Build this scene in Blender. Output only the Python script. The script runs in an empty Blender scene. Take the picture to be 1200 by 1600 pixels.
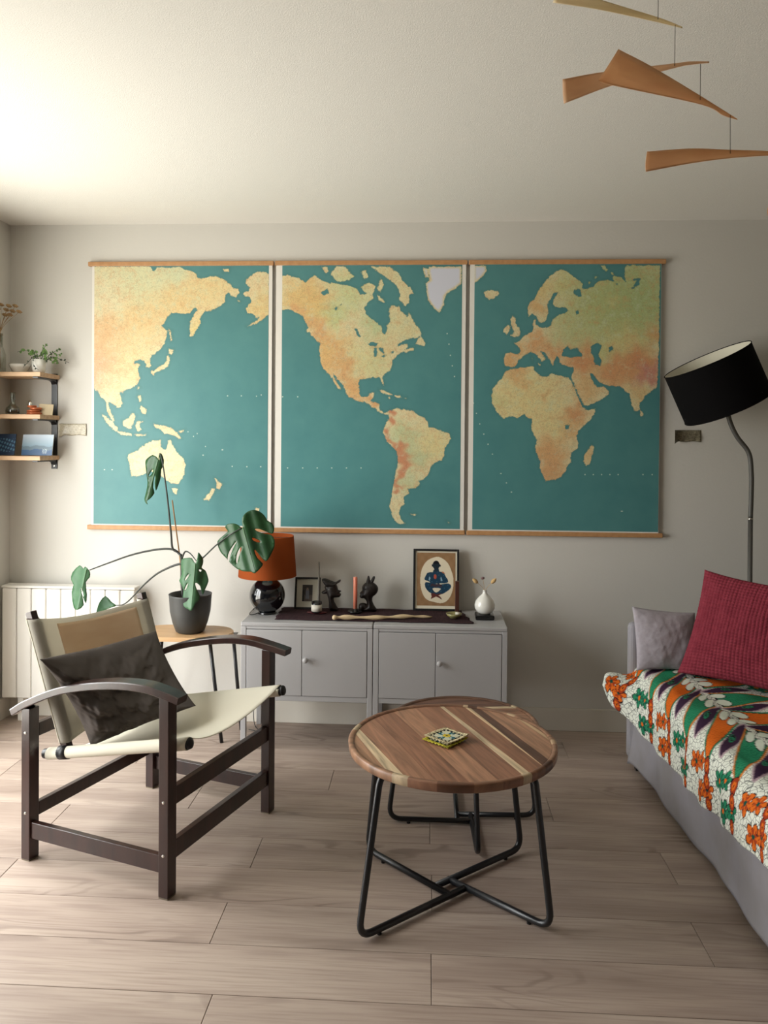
import bpy, bmesh, math, random
import numpy as np
from mathutils import Vector, Matrix
from mathutils.geometry import delaunay_2d_cdt
random.seed(7); np.random.seed(7)
S = bpy.context.scene
C = S.collection
V3 = Vector
# ------------------------------------------------------------------ camera
F, YAW, PITCH, ROLL, CY, CH, CD = 1210.92, 0.0568133, -0.0123317, -0.00837928, 704.219, 1.41670, 3.84859
_cy, _sy, _cp, _sp = math.cos(YAW), math.sin(YAW), math.cos(PITCH), math.sin(PITCH)
FW = V3((-_sy*_cp, _cy*_cp, _sp)); _r = V3((_cy, _sy, 0)); _u = _r.cross(FW)
RT = _r*math.cos(ROLL) - _u*math.sin(ROLL); UP = _r*math.sin(ROLL) + _u*math.cos(ROLL)
CAMP = V3((0, -CD, CH))
cd = bpy.data.cameras.new('camera'); cam = bpy.data.objects.new('camera', cd); C.objects.link(cam)
M = Matrix((RT, UP, -FW)).transposed().to_4x4(); M.translation = CAMP; cam.matrix_world = M
cd.sensor_fit = 'VERTICAL'; cd.sensor_height = 36; cd.sensor_width = 27
cd.lens = F/1600*36; cd.shift_y = -(800-CY)/1600; cd.clip_start = 0.05
S.camera = cam

def ray(x, y): return FW + RT*((x-600)/F) - UP*((y-CY)/F)
def at(x, y, Y=None, Z=None, X=None):
    """the point of a world plane that is seen at a place of the 1200x1600 photograph"""
    d = ray(x, y)
    if Y is not None: t = (Y-CAMP.y)/d.y
    elif Z is not None: t = (Z-CAMP.z)/d.z
    else: t = (X-CAMP.x)/d.x
    return CAMP + d*t
def on(x, y, o, n, dist=0):
    d = ray(x, y); t = (dist-(CAMP-o).dot(n))/d.dot(n)
    return CAMP + d*t
# ------------------------------------------------------------------ light
W = bpy.data.worlds.new('daylight'); S.world = W; W.use_nodes = True
bg = W.node_tree.nodes['Background']; bg.inputs[0].default_value = (1.0, .985, .955, 1); bg.inputs[1].default_value = 13.0
_n = W.node_tree.nodes; _l = W.node_tree.links      # overcast sky above, darker ground below the horizon
_tc = _n.new('ShaderNodeTexCoord'); _sx = _n.new('ShaderNodeSeparateXYZ'); _l.new(_tc.outputs['Generated'], _sx.inputs[0])
_cr = _n.new('ShaderNodeValToRGB'); _mr = _n.new('ShaderNodeMapRange'); _mr.inputs[1].default_value = -.08; _mr.inputs[2].default_value = .08; _l.new(_sx.outputs[2], _mr.inputs[0]); _l.new(_mr.outputs[0], _cr.inputs[0])
_cr.color_ramp.elements[0].color = (.80, .765, .71, 1); _cr.color_ramp.elements[1].color = (.985, .985, 1.0, 1); _l.new(_cr.outputs[0], bg.inputs[0])
WIN = (-0.50, -2.35, 0.10, 2.12)      # terrace window in the left wall: y0, y1, z0, z1
LWX = -2.135
def portal(x, y0, y1, z0, z1):
    l = bpy.data.lights.new('window_portal', 'AREA'); l.shape = 'RECTANGLE'; l.size = abs(y1-y0); l.size_y = z1-z0
    l.cycles.is_portal = True
    o = bpy.data.objects.new('window_portal', l); C.objects.link(o)
    o.location = (x, (y0+y1)/2, (z0+z1)/2); o.rotation_euler = (math.radians(90), 0, math.radians(-90))
portal(LWX-.10, WIN[0], WIN[1], WIN[2], WIN[3])
S.view_settings.view_transform = 'Standard'; S.view_settings.look = 'None'
S.view_settings.gamma = 1; S.view_settings.use_curve_mapping = False; S.view_settings.exposure = 0.06

# ------------------------------------------------------------------ helpers
ORG = {}
def prop(o, label=None, cat=None, group=None, kind=None):
    if label: o['label'] = label
    if cat: o['category'] = cat
    if group: o['group'] = group
    if kind: o['kind'] = kind
    return o
def thing(name, label, cat, loc, group=None):
    o = bpy.data.objects.new(name, None); o.empty_display_size = .05; C.objects.link(o); o.location = loc
    ORG[o.name] = V3(loc); return prop(o, label, cat, group)
def obj(name, vf, mat, parent=None, smooth=False, loc=None):
    """vf=(verts,faces) in world coordinates; linked as one mesh object"""
    v, f = vf
    if parent is not None and loc is None: org = ORG[parent.name]
    elif loc is not None: org = V3(loc)
    else: org = V3((0, 0, 0))
    me = bpy.data.meshes.new(name)
    me.from_pydata([tuple(V3(p)-org) for p in v], [], f); me.update()
    if smooth: me.polygons.foreach_set('use_smooth', [True]*len(me.polygons))
    me.materials.append(mat)
    o = bpy.data.objects.new(name, me); C.objects.link(o)
    if parent is not None:
        o.parent = parent; o.location = org-ORG[parent.name]
    else: o.location = org
    ORG[o.name] = V3(org); return o
def struct(name, vf, mat, parent=None, **k):
    o = obj(name, vf, mat, parent, **k)
    if parent is None: o['kind'] = 'structure'
    return o
def join(*vfs):
    v, f = [], []
    for a, b in vfs:
        n = len(v); v += list(a); f += [tuple(i+n for i in q) for q in b]
    return v, f
def xf(vf, m): return [m @ V3(p) for p in vf[0]], vf[1]
def from_bm(bm):
    bmesh.ops.recalc_face_normals(bm, faces=bm.faces)
    bm.verts.index_update()
    r = ([v.co.copy() for v in bm.verts], [tuple(v.index for v in f.verts) for f in bm.faces]); bm.free(); return r
def box(x0, x1, y0, y1, z0, z1, bev=0, seg=2):
    bm = bmesh.new(); bmesh.ops.create_cube(bm, size=1)
    for v in bm.verts:
        v.co = V3((x0+(x1-x0)*(v.co.x+.5), y0+(y1-y0)*(v.co.y+.5), z0+(z1-z0)*(v.co.z+.5)))
    if bev: bmesh.ops.bevel(bm, geom=list(bm.edges), offset=bev, segments=seg, affect='EDGES', profile=.5)
    return from_bm(bm)
def frame_m(o, ex, ey, ez):
    m = Matrix((ex, ey, ez)).transposed().to_4x4(); m.translation = o; return m
def beam(a, b, w, h, upv=(0, 0, 1), bev=.002):
    a, b = V3(a), V3(b); ex = (b-a); L = ex.length; ex.normalize()
    ey = V3(upv).cross(ex).normalized(); ez = ex.cross(ey)
    return xf(box(0, L, -w/2, w/2, -h/2, h/2, bev), frame_m(a, ex, ey, ez))
def spline(pts, n=8):
    p = [V3(q) for q in pts]; p = [p[0]*2-p[1]] + p + [p[-1]*2-p[-2]]; out = []
    for i in range(1, len(p)-2):
        for k in range(n):
            t = k/n; a, b, c, d = p[i-1:i+3]
            out.append(.5*((2*b)+(c-a)*t+(2*a-5*b+4*c-d)*t*t+(3*b-a-3*c+d)*t*t*t))
    out.append(p[-2]); return out
def fillet(pts, r, n=6):
    p = [V3(q) for q in pts]; out = [p[0]]
    for i in range(1, len(p)-1):
        a, b, c = p[i-1], p[i], p[i+1]; u = (a-b).normalized(); w = (c-b).normalized()
        d = min(r, (a-b).length*.48, (c-b).length*.48)
        for k in range(n+1):
            t = k/n; out.append((1-t)**2*(b+u*d)+2*t*(1-t)*b+t*t*(b+w*d))
    out.append(p[-1]); return out
def tube(pts, r, seg=10, cap=True):
    pts = [V3(q) for q in pts]; n = len(pts); rr = r if hasattr(r, '__len__') else [r]*n
    v, f = [], []; prev = None
    for i, p in enumerate(pts):
        t = (pts[min(i+1, n-1)]-pts[max(i-1, 0)]).normalized()
        if prev is None:
            s = V3((0, 0, 1)) if abs(t.z) < .9 else V3((1, 0, 0)); prev = t.cross(s).normalized()
        a = (prev-t*prev.dot(t)).normalized(); prev = a; b = t.cross(a)
        for k in range(seg):
            q = 2*math.pi*k/seg; v.append(p+(a*math.cos(q)+b*math.sin(q))*rr[i])
    for i in range(n-1):
        for k in range(seg):
            k2 = (k+1) % seg; f.append((i*seg+k, i*seg+k2, (i+1)*seg+k2, (i+1)*seg+k))
    if cap: f.append(tuple(range(seg-1, -1, -1))); f.append(tuple((n-1)*seg+k for k in range(seg)))
    return v, f
def lathe(prof, c=(0, 0, 0), seg=40, m=None, cap0=False, cap1=False):
    v, f = [], []; c = V3(c); n = len(prof)
    for r, z in prof:
        for k in range(seg):
            a = 2*math.pi*k/seg; p = V3((r*math.cos(a), r*math.sin(a), z)); v.append(m @ p if m else c+p)
    for i in range(n-1):
        for k in range(seg):
            k2 = (k+1) % seg; f.append((i*seg+k, i*seg+k2, (i+1)*seg+k2, (i+1)*seg+k))
    if cap0: f.append(tuple(range(seg-1, -1, -1)))
    if cap1: f.append(tuple((n-1)*seg+k for k in range(seg)))
    return v, f
def prism(poly, z0, z1):
    n = len(poly); a = sum(poly[i][0]*poly[(i+1) % n][1]-poly[(i+1) % n][0]*poly[i][1] for i in range(n))
    if a < 0: poly = poly[::-1]
    v = [V3((p[0], p[1], z0)) for p in poly]+[V3((p[0], p[1], z1)) for p in poly]
    f = [tuple(range(n-1, -1, -1)), tuple(range(n, 2*n))]+[(i, (i+1) % n, n+(i+1) % n, n+i) for i in range(n)]
    return v, f
def inside(P, poly):
    x, y = P[:, 0], P[:, 1]; r = np.zeros(len(P), bool); n = len(poly)
    for i in range(n):
        x0, y0 = poly[i-1]; x1, y1 = poly[i]
        if y0 == y1: continue
        c = ((y0 > y) != (y1 > y)) & (x < (x1-x0)*(y-y0)/(y1-y0)+x0); r ^= c
    return r
def edist(P, poly):
    A = np.array(poly, float); B = np.roll(A, -1, 0); out = np.full(len(P), 1e9)
    for a, b in zip(A, B):
        d = b-a; L = max(d@d, 1e-12); t = np.clip(((P-a)@d)/L, 0, 1); q = P-(a+t[:, None]*d)
        out = np.minimum(out, (q*q).sum(1))
    return np.sqrt(out)
def smooth_poly(poly, n=3):
    p = [np.array(q, float) for q in poly]; m = len(p); out = []
    for i in range(m):
        a, b, c, d = p[i-1], p[i], p[(i+1) % m], p[(i+2) % m]
        for k in range(n):
            t = k/n; out.append(.5*((2*b)+(c-a)*t+(2*a-5*b+4*c-d)*t*t+(3*b-a-3*c+d)*t*t*t))
    return [tuple(q) for q in out]
def cdt(outer, holes=(), step=6):
    """triangulate a flat outline with holes; returns points (n,2), triangles and each point's distance to the rim"""
    vs, es = [], []
    for poly in [outer, *holes]:
        n0 = len(vs); vs += [V3((q[0], q[1])).to_2d() for q in poly]; es += [(n0+i, n0+(i+1) % len(poly)) for i in range(len(poly))]
    o = np.array(outer); x0, y0 = o.min(0); x1, y1 = o.max(0)
    g = np.array([(x+(j % 2)*step/2, y) for j, y in enumerate(np.arange(y0, y1, step)) for x in np.arange(x0, x1, step)])
    ok = inside(g, outer) & (edist(g, outer) > step*.45)
    for h in holes: ok &= ~inside(g, h) & (edist(g, h) > step*.45)
    vs += [V3((q[0], q[1], 0)).to_2d() for q in g[ok]]
    r = delaunay_2d_cdt(vs, es, [], 0, 1e-6)
    P = np.array([tuple(q) for q in r[0]]); T = [tuple(t) for t in r[2]]
    cen = np.array([P[list(t)].mean(0) for t in T]); k = inside(cen, outer)
    for h in holes: k &= ~inside(cen, h)
    T = [t for t, q in zip(T, k) if q]
    d = edist(P, outer)
    for h in holes: d = np.minimum(d, edist(P, h))
    return P, T, d
def inflate(outer, depth, to3d, step=3, holes=(), power=.5):
    """a rounded solid with the given outline: to3d(x, y, offset)"""
    P, T, d = cdt(outer, holes, step); dm = d.max(); h = depth*(1-(1-d/dm)**2)**power
    n = len(P); v = [to3d(P[i][0], P[i][1], h[i]) for i in range(n)]+[to3d(P[i][0], P[i][1], -h[i]) for i in range(n)]
    f = [t for t in T]+[tuple(i+n for i in t[::-1]) for t in T]
    bm = bmesh.new(); bv = [bm.verts.new(p) for p in v]
    for t in f: bm.faces.new([bv[i] for i in t])
    bmesh.ops.remove_doubles(bm, verts=bm.verts, dist=1e-6)
    return from_bm(bm)
def grid(nx, ny, fn):
    v = [fn(i/nx, j/ny) for j in range(ny+1) for i in range(nx+1)]
    f = [(j*(nx+1)+i, j*(nx+1)+i+1, (j+1)*(nx+1)+i+1, (j+1)*(nx+1)+i) for j in range(ny) for i in range(nx)]
    return v, f
def cattr(o, cols, name='Col'):
    a = o.data.color_attributes.new(name, 'FLOAT_COLOR', 'POINT'); c = np.ones((len(o.data.vertices), 4), np.float32)
    c[:, :3] = cols; a.data.foreach_set('color', c.ravel())
def lin(c):
    if isinstance(c, (tuple, list)) and len(c) == 3: return tuple(lin(x) for x in c)
    c = c/255; return c/12.92 if c <= .04045 else ((c+.055)/1.055)**2.4
def solidify(o, t, off=0):
    m = o.modifiers.new('thickness', 'SOLIDIFY'); m.thickness = t; m.offset = off; return o

# ------------------------------------------------------------------ materials
def mat(name, rgb, rough=.6, metal=0, spec=.5, noise=None, bump=None, coord='Object', trans=0, coat=0, objcol=False, attr=None, sss=0):
    """noise=(scale xyz, dark rgb, amount)  bump=(scale xyz, strength, distance)"""
    m = bpy.data.materials.new(name); m.use_nodes = True; nt = m.node_tree; N = nt.nodes; L = nt.links; b = N['Principled BSDF']
    b.inputs['Roughness'].default_value = rough; b.inputs['Metallic'].default_value = metal
    b.inputs['Specular IOR Level'].default_value = spec; b.inputs['Coat Weight'].default_value = coat; b.inputs['Coat Roughness'].default_value = .15
    tc = N.new('ShaderNodeTexCoord')
    def nz(scale, detail=6, dist=0):
        mp = N.new('ShaderNodeMapping'); L.new(tc.outputs[coord], mp.inputs[0]); mp.inputs['Scale'].default_value = scale
        n = N.new('ShaderNodeTexNoise'); n.inputs['Scale'].default_value = 1; n.inputs['Detail'].default_value = detail; n.inputs['Distortion'].default_value = dist
        L.new(mp.outputs[0], n.inputs[0]); return n
    src = None
    if attr: a = N.new('ShaderNodeAttribute'); a.attribute_name = attr; src = a.outputs['Color']
    elif objcol: a = N.new('ShaderNodeObjectInfo'); src = a.outputs['Color']
    else:
        a = N.new('ShaderNodeRGB'); a.outputs[0].default_value = (*lin(rgb), 1); src = a.outputs[0]
    if noise:
        n = nz(noise[0], 6, noise[3] if len(noise) > 3 else 0); mr = N.new('ShaderNodeMapRange'); mr.inputs[1].default_value = .35; mr.inputs[2].default_value = .68
        mr.inputs[4].default_value = noise[2]; L.new(n.outputs[0], mr.inputs[0])
        mx = N.new('ShaderNodeMix'); mx.data_type = 'RGBA'; mx.blend_type = 'MIX' if not objcol and not attr else 'MULTIPLY'
        L.new(mr.outputs[0], mx.inputs[0]); L.new(src, mx.inputs[6]); mx.inputs[7].default_value = (*lin(noise[1]), 1); src = mx.outputs[2]
    L.new(src, b.inputs['Base Color'])
    if bump:
        n = nz(bump[0], 4); bp = N.new('ShaderNodeBump'); bp.inputs['Strength'].default_value = bump[1]; bp.inputs['Distance'].default_value = bump[2]
        L.new(n.outputs[0], bp.inputs['Height']); L.new(bp.outputs[0], b.inputs['Normal'])
    if trans:
        tr = N.new('ShaderNodeBsdfTranslucent'); L.new(src, tr.inputs[0]); mx = N.new('ShaderNodeMixShader'); mx.inputs[0].default_value = trans
        L.new(b.outputs[0], mx.inputs[1]); L.new(tr.outputs[0], mx.inputs[2]); L.new(mx.outputs[0], N['Material Output'].inputs[0])
    if sss: b.inputs['Subsurface Weight'].default_value = sss; b.inputs['Subsurface Scale'].default_value = .02
    return m
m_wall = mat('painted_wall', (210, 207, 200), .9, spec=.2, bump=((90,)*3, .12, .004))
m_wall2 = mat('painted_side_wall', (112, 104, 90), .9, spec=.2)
m_ceil = mat('stippled_ceiling', (228, 225, 218), .95, spec=.1, bump=((240,)*3, .35, .004))
m_base = mat('white_baseboard', (214, 208, 196), .5)
m_joint = mat('floor_joint', (60, 50, 44), .9)
m_steel = mat('black_steel', (17, 19, 23), .38, spec=.5, coat=.2)
m_dark = mat('black_plastic', (14, 14, 16), .45)
m_grey = mat('grey_lacquered_steel', (170, 168, 168), .45)
m_rad = mat('white_radiator', (236, 233, 226), .4)
m_rodwood = mat('map_rail_wood', (190, 144, 98), .5, noise=((40, 4, 40), (168, 120, 76), .6))
m_paper = mat('paper_border', (226, 222, 214), .6)
m_dwood = mat('dark_stained_wood', (54, 30, 25), .32, noise=((30, 30, 6), (30, 17, 15), .8), bump=((60, 60, 10), .05, .003), coat=.25)
m_canvas = mat('cream_canvas', (228, 222, 204), .9, spec=.1, bump=((900,)*3, .3, .001), trans=.12)
m_canvas_g = mat('grey_canvas', (200, 195, 182), .9, spec=.1, noise=((3, 3, 9), (186, 179, 165), .5), bump=((700,)*3, .3, .001), trans=.4)
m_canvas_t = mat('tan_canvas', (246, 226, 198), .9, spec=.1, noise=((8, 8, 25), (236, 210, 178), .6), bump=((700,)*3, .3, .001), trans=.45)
m_pillow = mat('dark_grey_linen', (90, 83, 79), .95, spec=.15, noise=((9,)*3, (74, 68, 65), .6), bump=((500,)*3, .35, .0012))
m_sofa = mat('grey_sofa_fabric', (156, 153, 160), .95, spec=.1, noise=((6, 6, 6), (142, 138, 136), .8), bump=((600,)*3, .3, .001))
m_gcush = mat('lilac_grey_felt', (176, 169, 176), .97, spec=.1, noise=((60,)*3, (160, 152, 158), .7), bump=((300,)*3, .4, .002))
m_oak = mat('oak_top', (200, 162, 118), .45, noise=((4, 40, 40), (176, 136, 94), .7))
m_shelf = mat('shelf_pine', (198, 164, 128), .5, noise=((3, 50, 50), (172, 134, 100), .7))
m_shadein = mat('lamp_lining', (226, 222, 204), .8, trans=.1)
m_black = mat('black_textile', (12, 11, 12), .9, spec=.1)
m_orange = mat('rust_orange_fabric', (170, 84, 40), .85, spec=.1, bump=((400,)*3, .2, .001), trans=.3)
m_gloss = mat('black_glazed_ceramic', (14, 16, 20), .08, spec=.6, coat=.6)
m_pot = mat('charcoal_pot', (58, 58, 56), .5, noise=((12,)*3, (50, 50, 49), .5))
m_soil = mat('potting_soil', (44, 34, 26), .95, bump=((90,)*3, .8, .01))
m_stem = mat('dark_green_stem', (46, 52, 42), .5, noise=((20,)*3, (34, 30, 32), .8))
m_cane = mat('bamboo_stake', (176, 134, 84), .6, noise=((20, 20, 8), (120, 84, 50), .6))
m_lampgrey = mat('grey_lamp_metal', (84, 82, 78), .5, metal=.15)
m_chrome = mat('chrome', (220, 218, 212), .2, metal=1)
m_runner = mat('plum_brown_runner', (66, 48, 50), .95, spec=.1, noise=((120, 12, 50), (48, 34, 38), .8), bump=((260, 600, 100), .4, .001))
m_carved = mat('carved_dark_wood', (30, 22, 19), .45, bump=((45,)*3, .5, .008))
m_pink = mat('salmon_candle_wax', (226, 138, 112), .4, sss=.3)
m_brownw = mat('brown_candle_wax', (72, 40, 32), .4)
m_greyw = mat('grey_taper_wax', (136, 132, 124), .5)
m_drift = mat('pale_driftwood', (214, 190, 152), .7, noise=((14, 60, 60), (176, 148, 110), .8), bump=((20, 60, 60), .3, .004))
m_olive = mat('olive_glaze', (150, 144, 96), .25, coat=.3)
m_white = mat('white_ceramic', (228, 226, 218), .2, coat=.4)
m_plinth = mat('black_stone_dish', (14, 14, 15), .2, coat=.3)
m_straw = mat('dried_straw', (206, 172, 118), .9, noise=((60,)*3, (176, 138, 88), .7))
m_purple = mat('dried_mauve_flower', (112, 84, 84), .9)
m_redtray = mat('dark_red_tray', (92, 30, 34), .4)
m_label = mat('white_label', (214, 208, 194), .7)
m_copper = mat('copper_clay', (184, 104, 66), .35, metal=.4)
m_mat = mat('picture_mat', (196, 192, 176), .8)
m_print = mat('printed_picture', (0, 0, 0), .35, attr='Col')
m_tape = mat('printed_tape', (150, 142, 120), .35, noise=((120, 50, 160), (64, 58, 44), .9, 1.5))
m_tapel = mat('printed_tape_pale', (204, 196, 176), .3, noise=((120, 50, 200), (150, 140, 118), .9, 1.5))
m_leafsm = mat('small_leaf', (96, 128, 66), .6, trans=.15)
m_leafdk = mat('small_dark_leaf', (54, 66, 52), .6)
m_string = mat('mobile_thread', (60, 56, 50), .8)
m_twig = mat('dried_twig', (176, 142, 98), .9, noise=((80,)*3, (110, 84, 54), .8))

def leaf_material():
    m = mat('monstera_leaf', (44, 88, 48), .45, noise=((18,)*3, (28, 62, 36), .8), trans=.2, coat=.1)
    return m
m_leaf = leaf_material()
m_leaf2 = mat('monstera_leaf_pale', (74, 116, 78), .5, noise=((18,)*3, (48, 90, 58), .8), trans=.25, coat=.1)
m_vein = mat('leaf_vein', (78, 116, 72), .5)

def wood_floor():
    m = bpy.data.materials.new('oak_laminate'); m.use_nodes = True; nt = m.node_tree; N = nt.nodes; L = nt.links; b = N['Principled BSDF']
    tc = N.new('ShaderNodeTexCoord'); oi = N.new('ShaderNodeObjectInfo')
    off = N.new('ShaderNodeVectorMath'); off.operation = 'SCALE'; cv = N.new('ShaderNodeCombineXYZ')
    for i in range(3): L.new(oi.outputs['Random'], cv.inputs[i])
    L.new(cv.outputs[0], off.inputs[0]); off.inputs['Scale'].default_value = 37
    ad = N.new('ShaderNodeVectorMath'); L.new(tc.outputs['Object'], ad.inputs[0]); L.new(off.outputs[0], ad.inputs[1])
    def nz(scale, detail, dist=0):
        mp = N.new('ShaderNodeMapping'); L.new(ad.outputs[0], mp.inputs[0]); mp.inputs['Scale'].default_value = scale
        n = N.new('ShaderNodeTexNoise'); n.inputs['Scale'].default_value = 1; n.inputs['Detail'].default_value = detail; n.inputs['Distortion'].default_value = dist
        L.new(mp.outputs[0], n.inputs[0]); return n
    def ramp(src, stops):
        r = N.new('ShaderNodeValToRGB'); L.new(src, r.inputs[0]); e = r.color_ramp.elements
        while len(e) < len(stops): e.new(.5)
        for q, (p, c) in zip(e, stops): q.position = p; q.color = (*lin(c), 1)
        return r
    base = nz((1.1, 9, 3), 3, .3); r1 = ramp(base.outputs[0], [(.3, (156, 138, 126)), (.5, (174, 156, 143)), (.72, (188, 171, 157))])
    # cathedral grain: contour bands of a stretched field
    fld = nz((1.5, 7, 3), 2, .5); ml = N.new('ShaderNodeMath'); ml.operation = 'MULTIPLY'; ml.inputs[1].default_value = 60; L.new(fld.outputs[0], ml.inputs[0])
    sn = N.new('ShaderNodeMath'); sn.operation = 'SINE'; L.new(ml.outputs[0], sn.inputs[0])
    mr = N.new('ShaderNodeMapRange'); mr.inputs[1].default_value = .3; mr.inputs[2].default_value = 1; mr.inputs[4].default_value = .5; L.new(sn.outputs[0], mr.inputs[0])
    pn = nz((1.2, 5, 3), 2); pr = N.new('ShaderNodeMapRange'); pr.inputs[1].default_value = .48; pr.inputs[2].default_value = .66; L.new(pn.outputs[0], pr.inputs[0])
    mm = N.new('ShaderNodeMath'); mm.operation = 'MULTIPLY'; L.new(mr.outputs[0], mm.inputs[0]); L.new(pr.outputs[0], mm.inputs[1])
    m1 = N.new('ShaderNodeMix'); m1.data_type = 'RGBA'; L.new(mm.outputs[0], m1.inputs[0]); L.new(r1.outputs[0], m1.inputs[6]); m1.inputs[7].default_value = (*lin((98, 80, 72)), 1)
    st = nz((5, 130, 3), 5); sr = N.new('ShaderNodeMapRange'); sr.inputs[1].default_value = .45; sr.inputs[2].default_value = .75; sr.inputs[4].default_value = .5; L.new(st.outputs[0], sr.inputs[0])
    m2 = N.new('ShaderNodeMix'); m2.data_type = 'RGBA'; L.new(sr.outputs[0], m2.inputs[0]); L.new(m1.outputs[2], m2.inputs[6]); m2.inputs[7].default_value = (*lin((134, 114, 102)), 1)
    hv = N.new('ShaderNodeMapRange'); hv.inputs[3].default_value = .88; hv.inputs[4].default_value = 1.06; L.new(oi.outputs['Random'], hv.inputs[0])
    m3 = N.new('ShaderNodeVectorMath'); m3.operation = 'SCALE'; L.new(m2.outputs[2], m3.inputs[0]); L.new(hv.outputs[0], m3.inputs['Scale'])
    L.new(m3.outputs[0], b.inputs['Base Color']); b.inputs['Roughness'].default_value = .42; b.inputs['Specular IOR Level'].default_value = .4
    bp = N.new('ShaderNodeBump'); bp.inputs['Strength'].default_value = .08; bp.inputs['Distance'].default_value = .002; L.new(st.outputs[0], bp.inputs['Height']); L.new(bp.outputs[0], b.inputs['Normal'])
    return m
m_floor = wood_floor()

def acacia():
    m = bpy.data.materials.new('acacia_wood'); m.use_nodes = True; nt = m.node_tree; N = nt.nodes; L = nt.links; b = N['Principled BSDF']
    tc = N.new('ShaderNodeTexCoord'); oi = N.new('ShaderNodeObjectInfo')
    cv = N.new('ShaderNodeCombineXYZ'); sc = N.new('ShaderNodeMath'); sc.operation = 'MULTIPLY'; sc.inputs[1].default_value = 23; L.new(oi.outputs['Random'], sc.inputs[0])
    L.new(sc.outputs[0], cv.inputs[2]); ad = N.new('ShaderNodeVectorMath'); L.new(tc.outputs['Object'], ad.inputs[0]); L.new(cv.outputs[0], ad.inputs[1])
    def nz(scale, detail, dist=0):
        mp = N.new('ShaderNodeMapping'); L.new(ad.outputs[0], mp.inputs[0]); mp.inputs['Scale'].default_value = scale; mp.inputs['Rotation'].default_value = (0, 0, 0)
        n = N.new('ShaderNodeTexNoise'); n.inputs['Scale'].default_value = 1; n.inputs['Detail'].default_value = detail; n.inputs['Distortion'].default_value = dist
        L.new(mp.outputs[0], n.inputs[0]); return n
    a = nz((3.2, 36, 1), 6, 1.1); mr = N.new('ShaderNodeMapRange'); mr.inputs[1].default_value = .35; mr.inputs[2].default_value = .7; mr.inputs[3].default_value = 1.18; mr.inputs[4].default_value = .56
    L.new(a.outputs[0], mr.inputs[0]); s1 = N.new('ShaderNodeVectorMath'); s1.operation = 'SCALE'; L.new(oi.outputs['Color'], s1.inputs[0]); L.new(mr.outputs[0], s1.inputs['Scale'])
    f = nz((12, 240, 1), 4); fr = N.new('ShaderNodeMapRange'); fr.inputs[1].default_value = .4; fr.inputs[2].default_value = .7; fr.inputs[3].default_value = 1; fr.inputs[4].default_value = .86
    L.new(f.outputs[0], fr.inputs[0]); s2 = N.new('ShaderNodeVectorMath'); s2.operation = 'SCALE'; L.new(s1.outputs[0], s2.inputs[0]); L.new(fr.outputs[0], s2.inputs['Scale'])
    L.new(s2.outputs[0], b.inputs['Base Color']); b.inputs['Roughness'].default_value = .38; b.inputs['Specular IOR Level'].default_value = .4
    return m
m_acacia = acacia()

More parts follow.
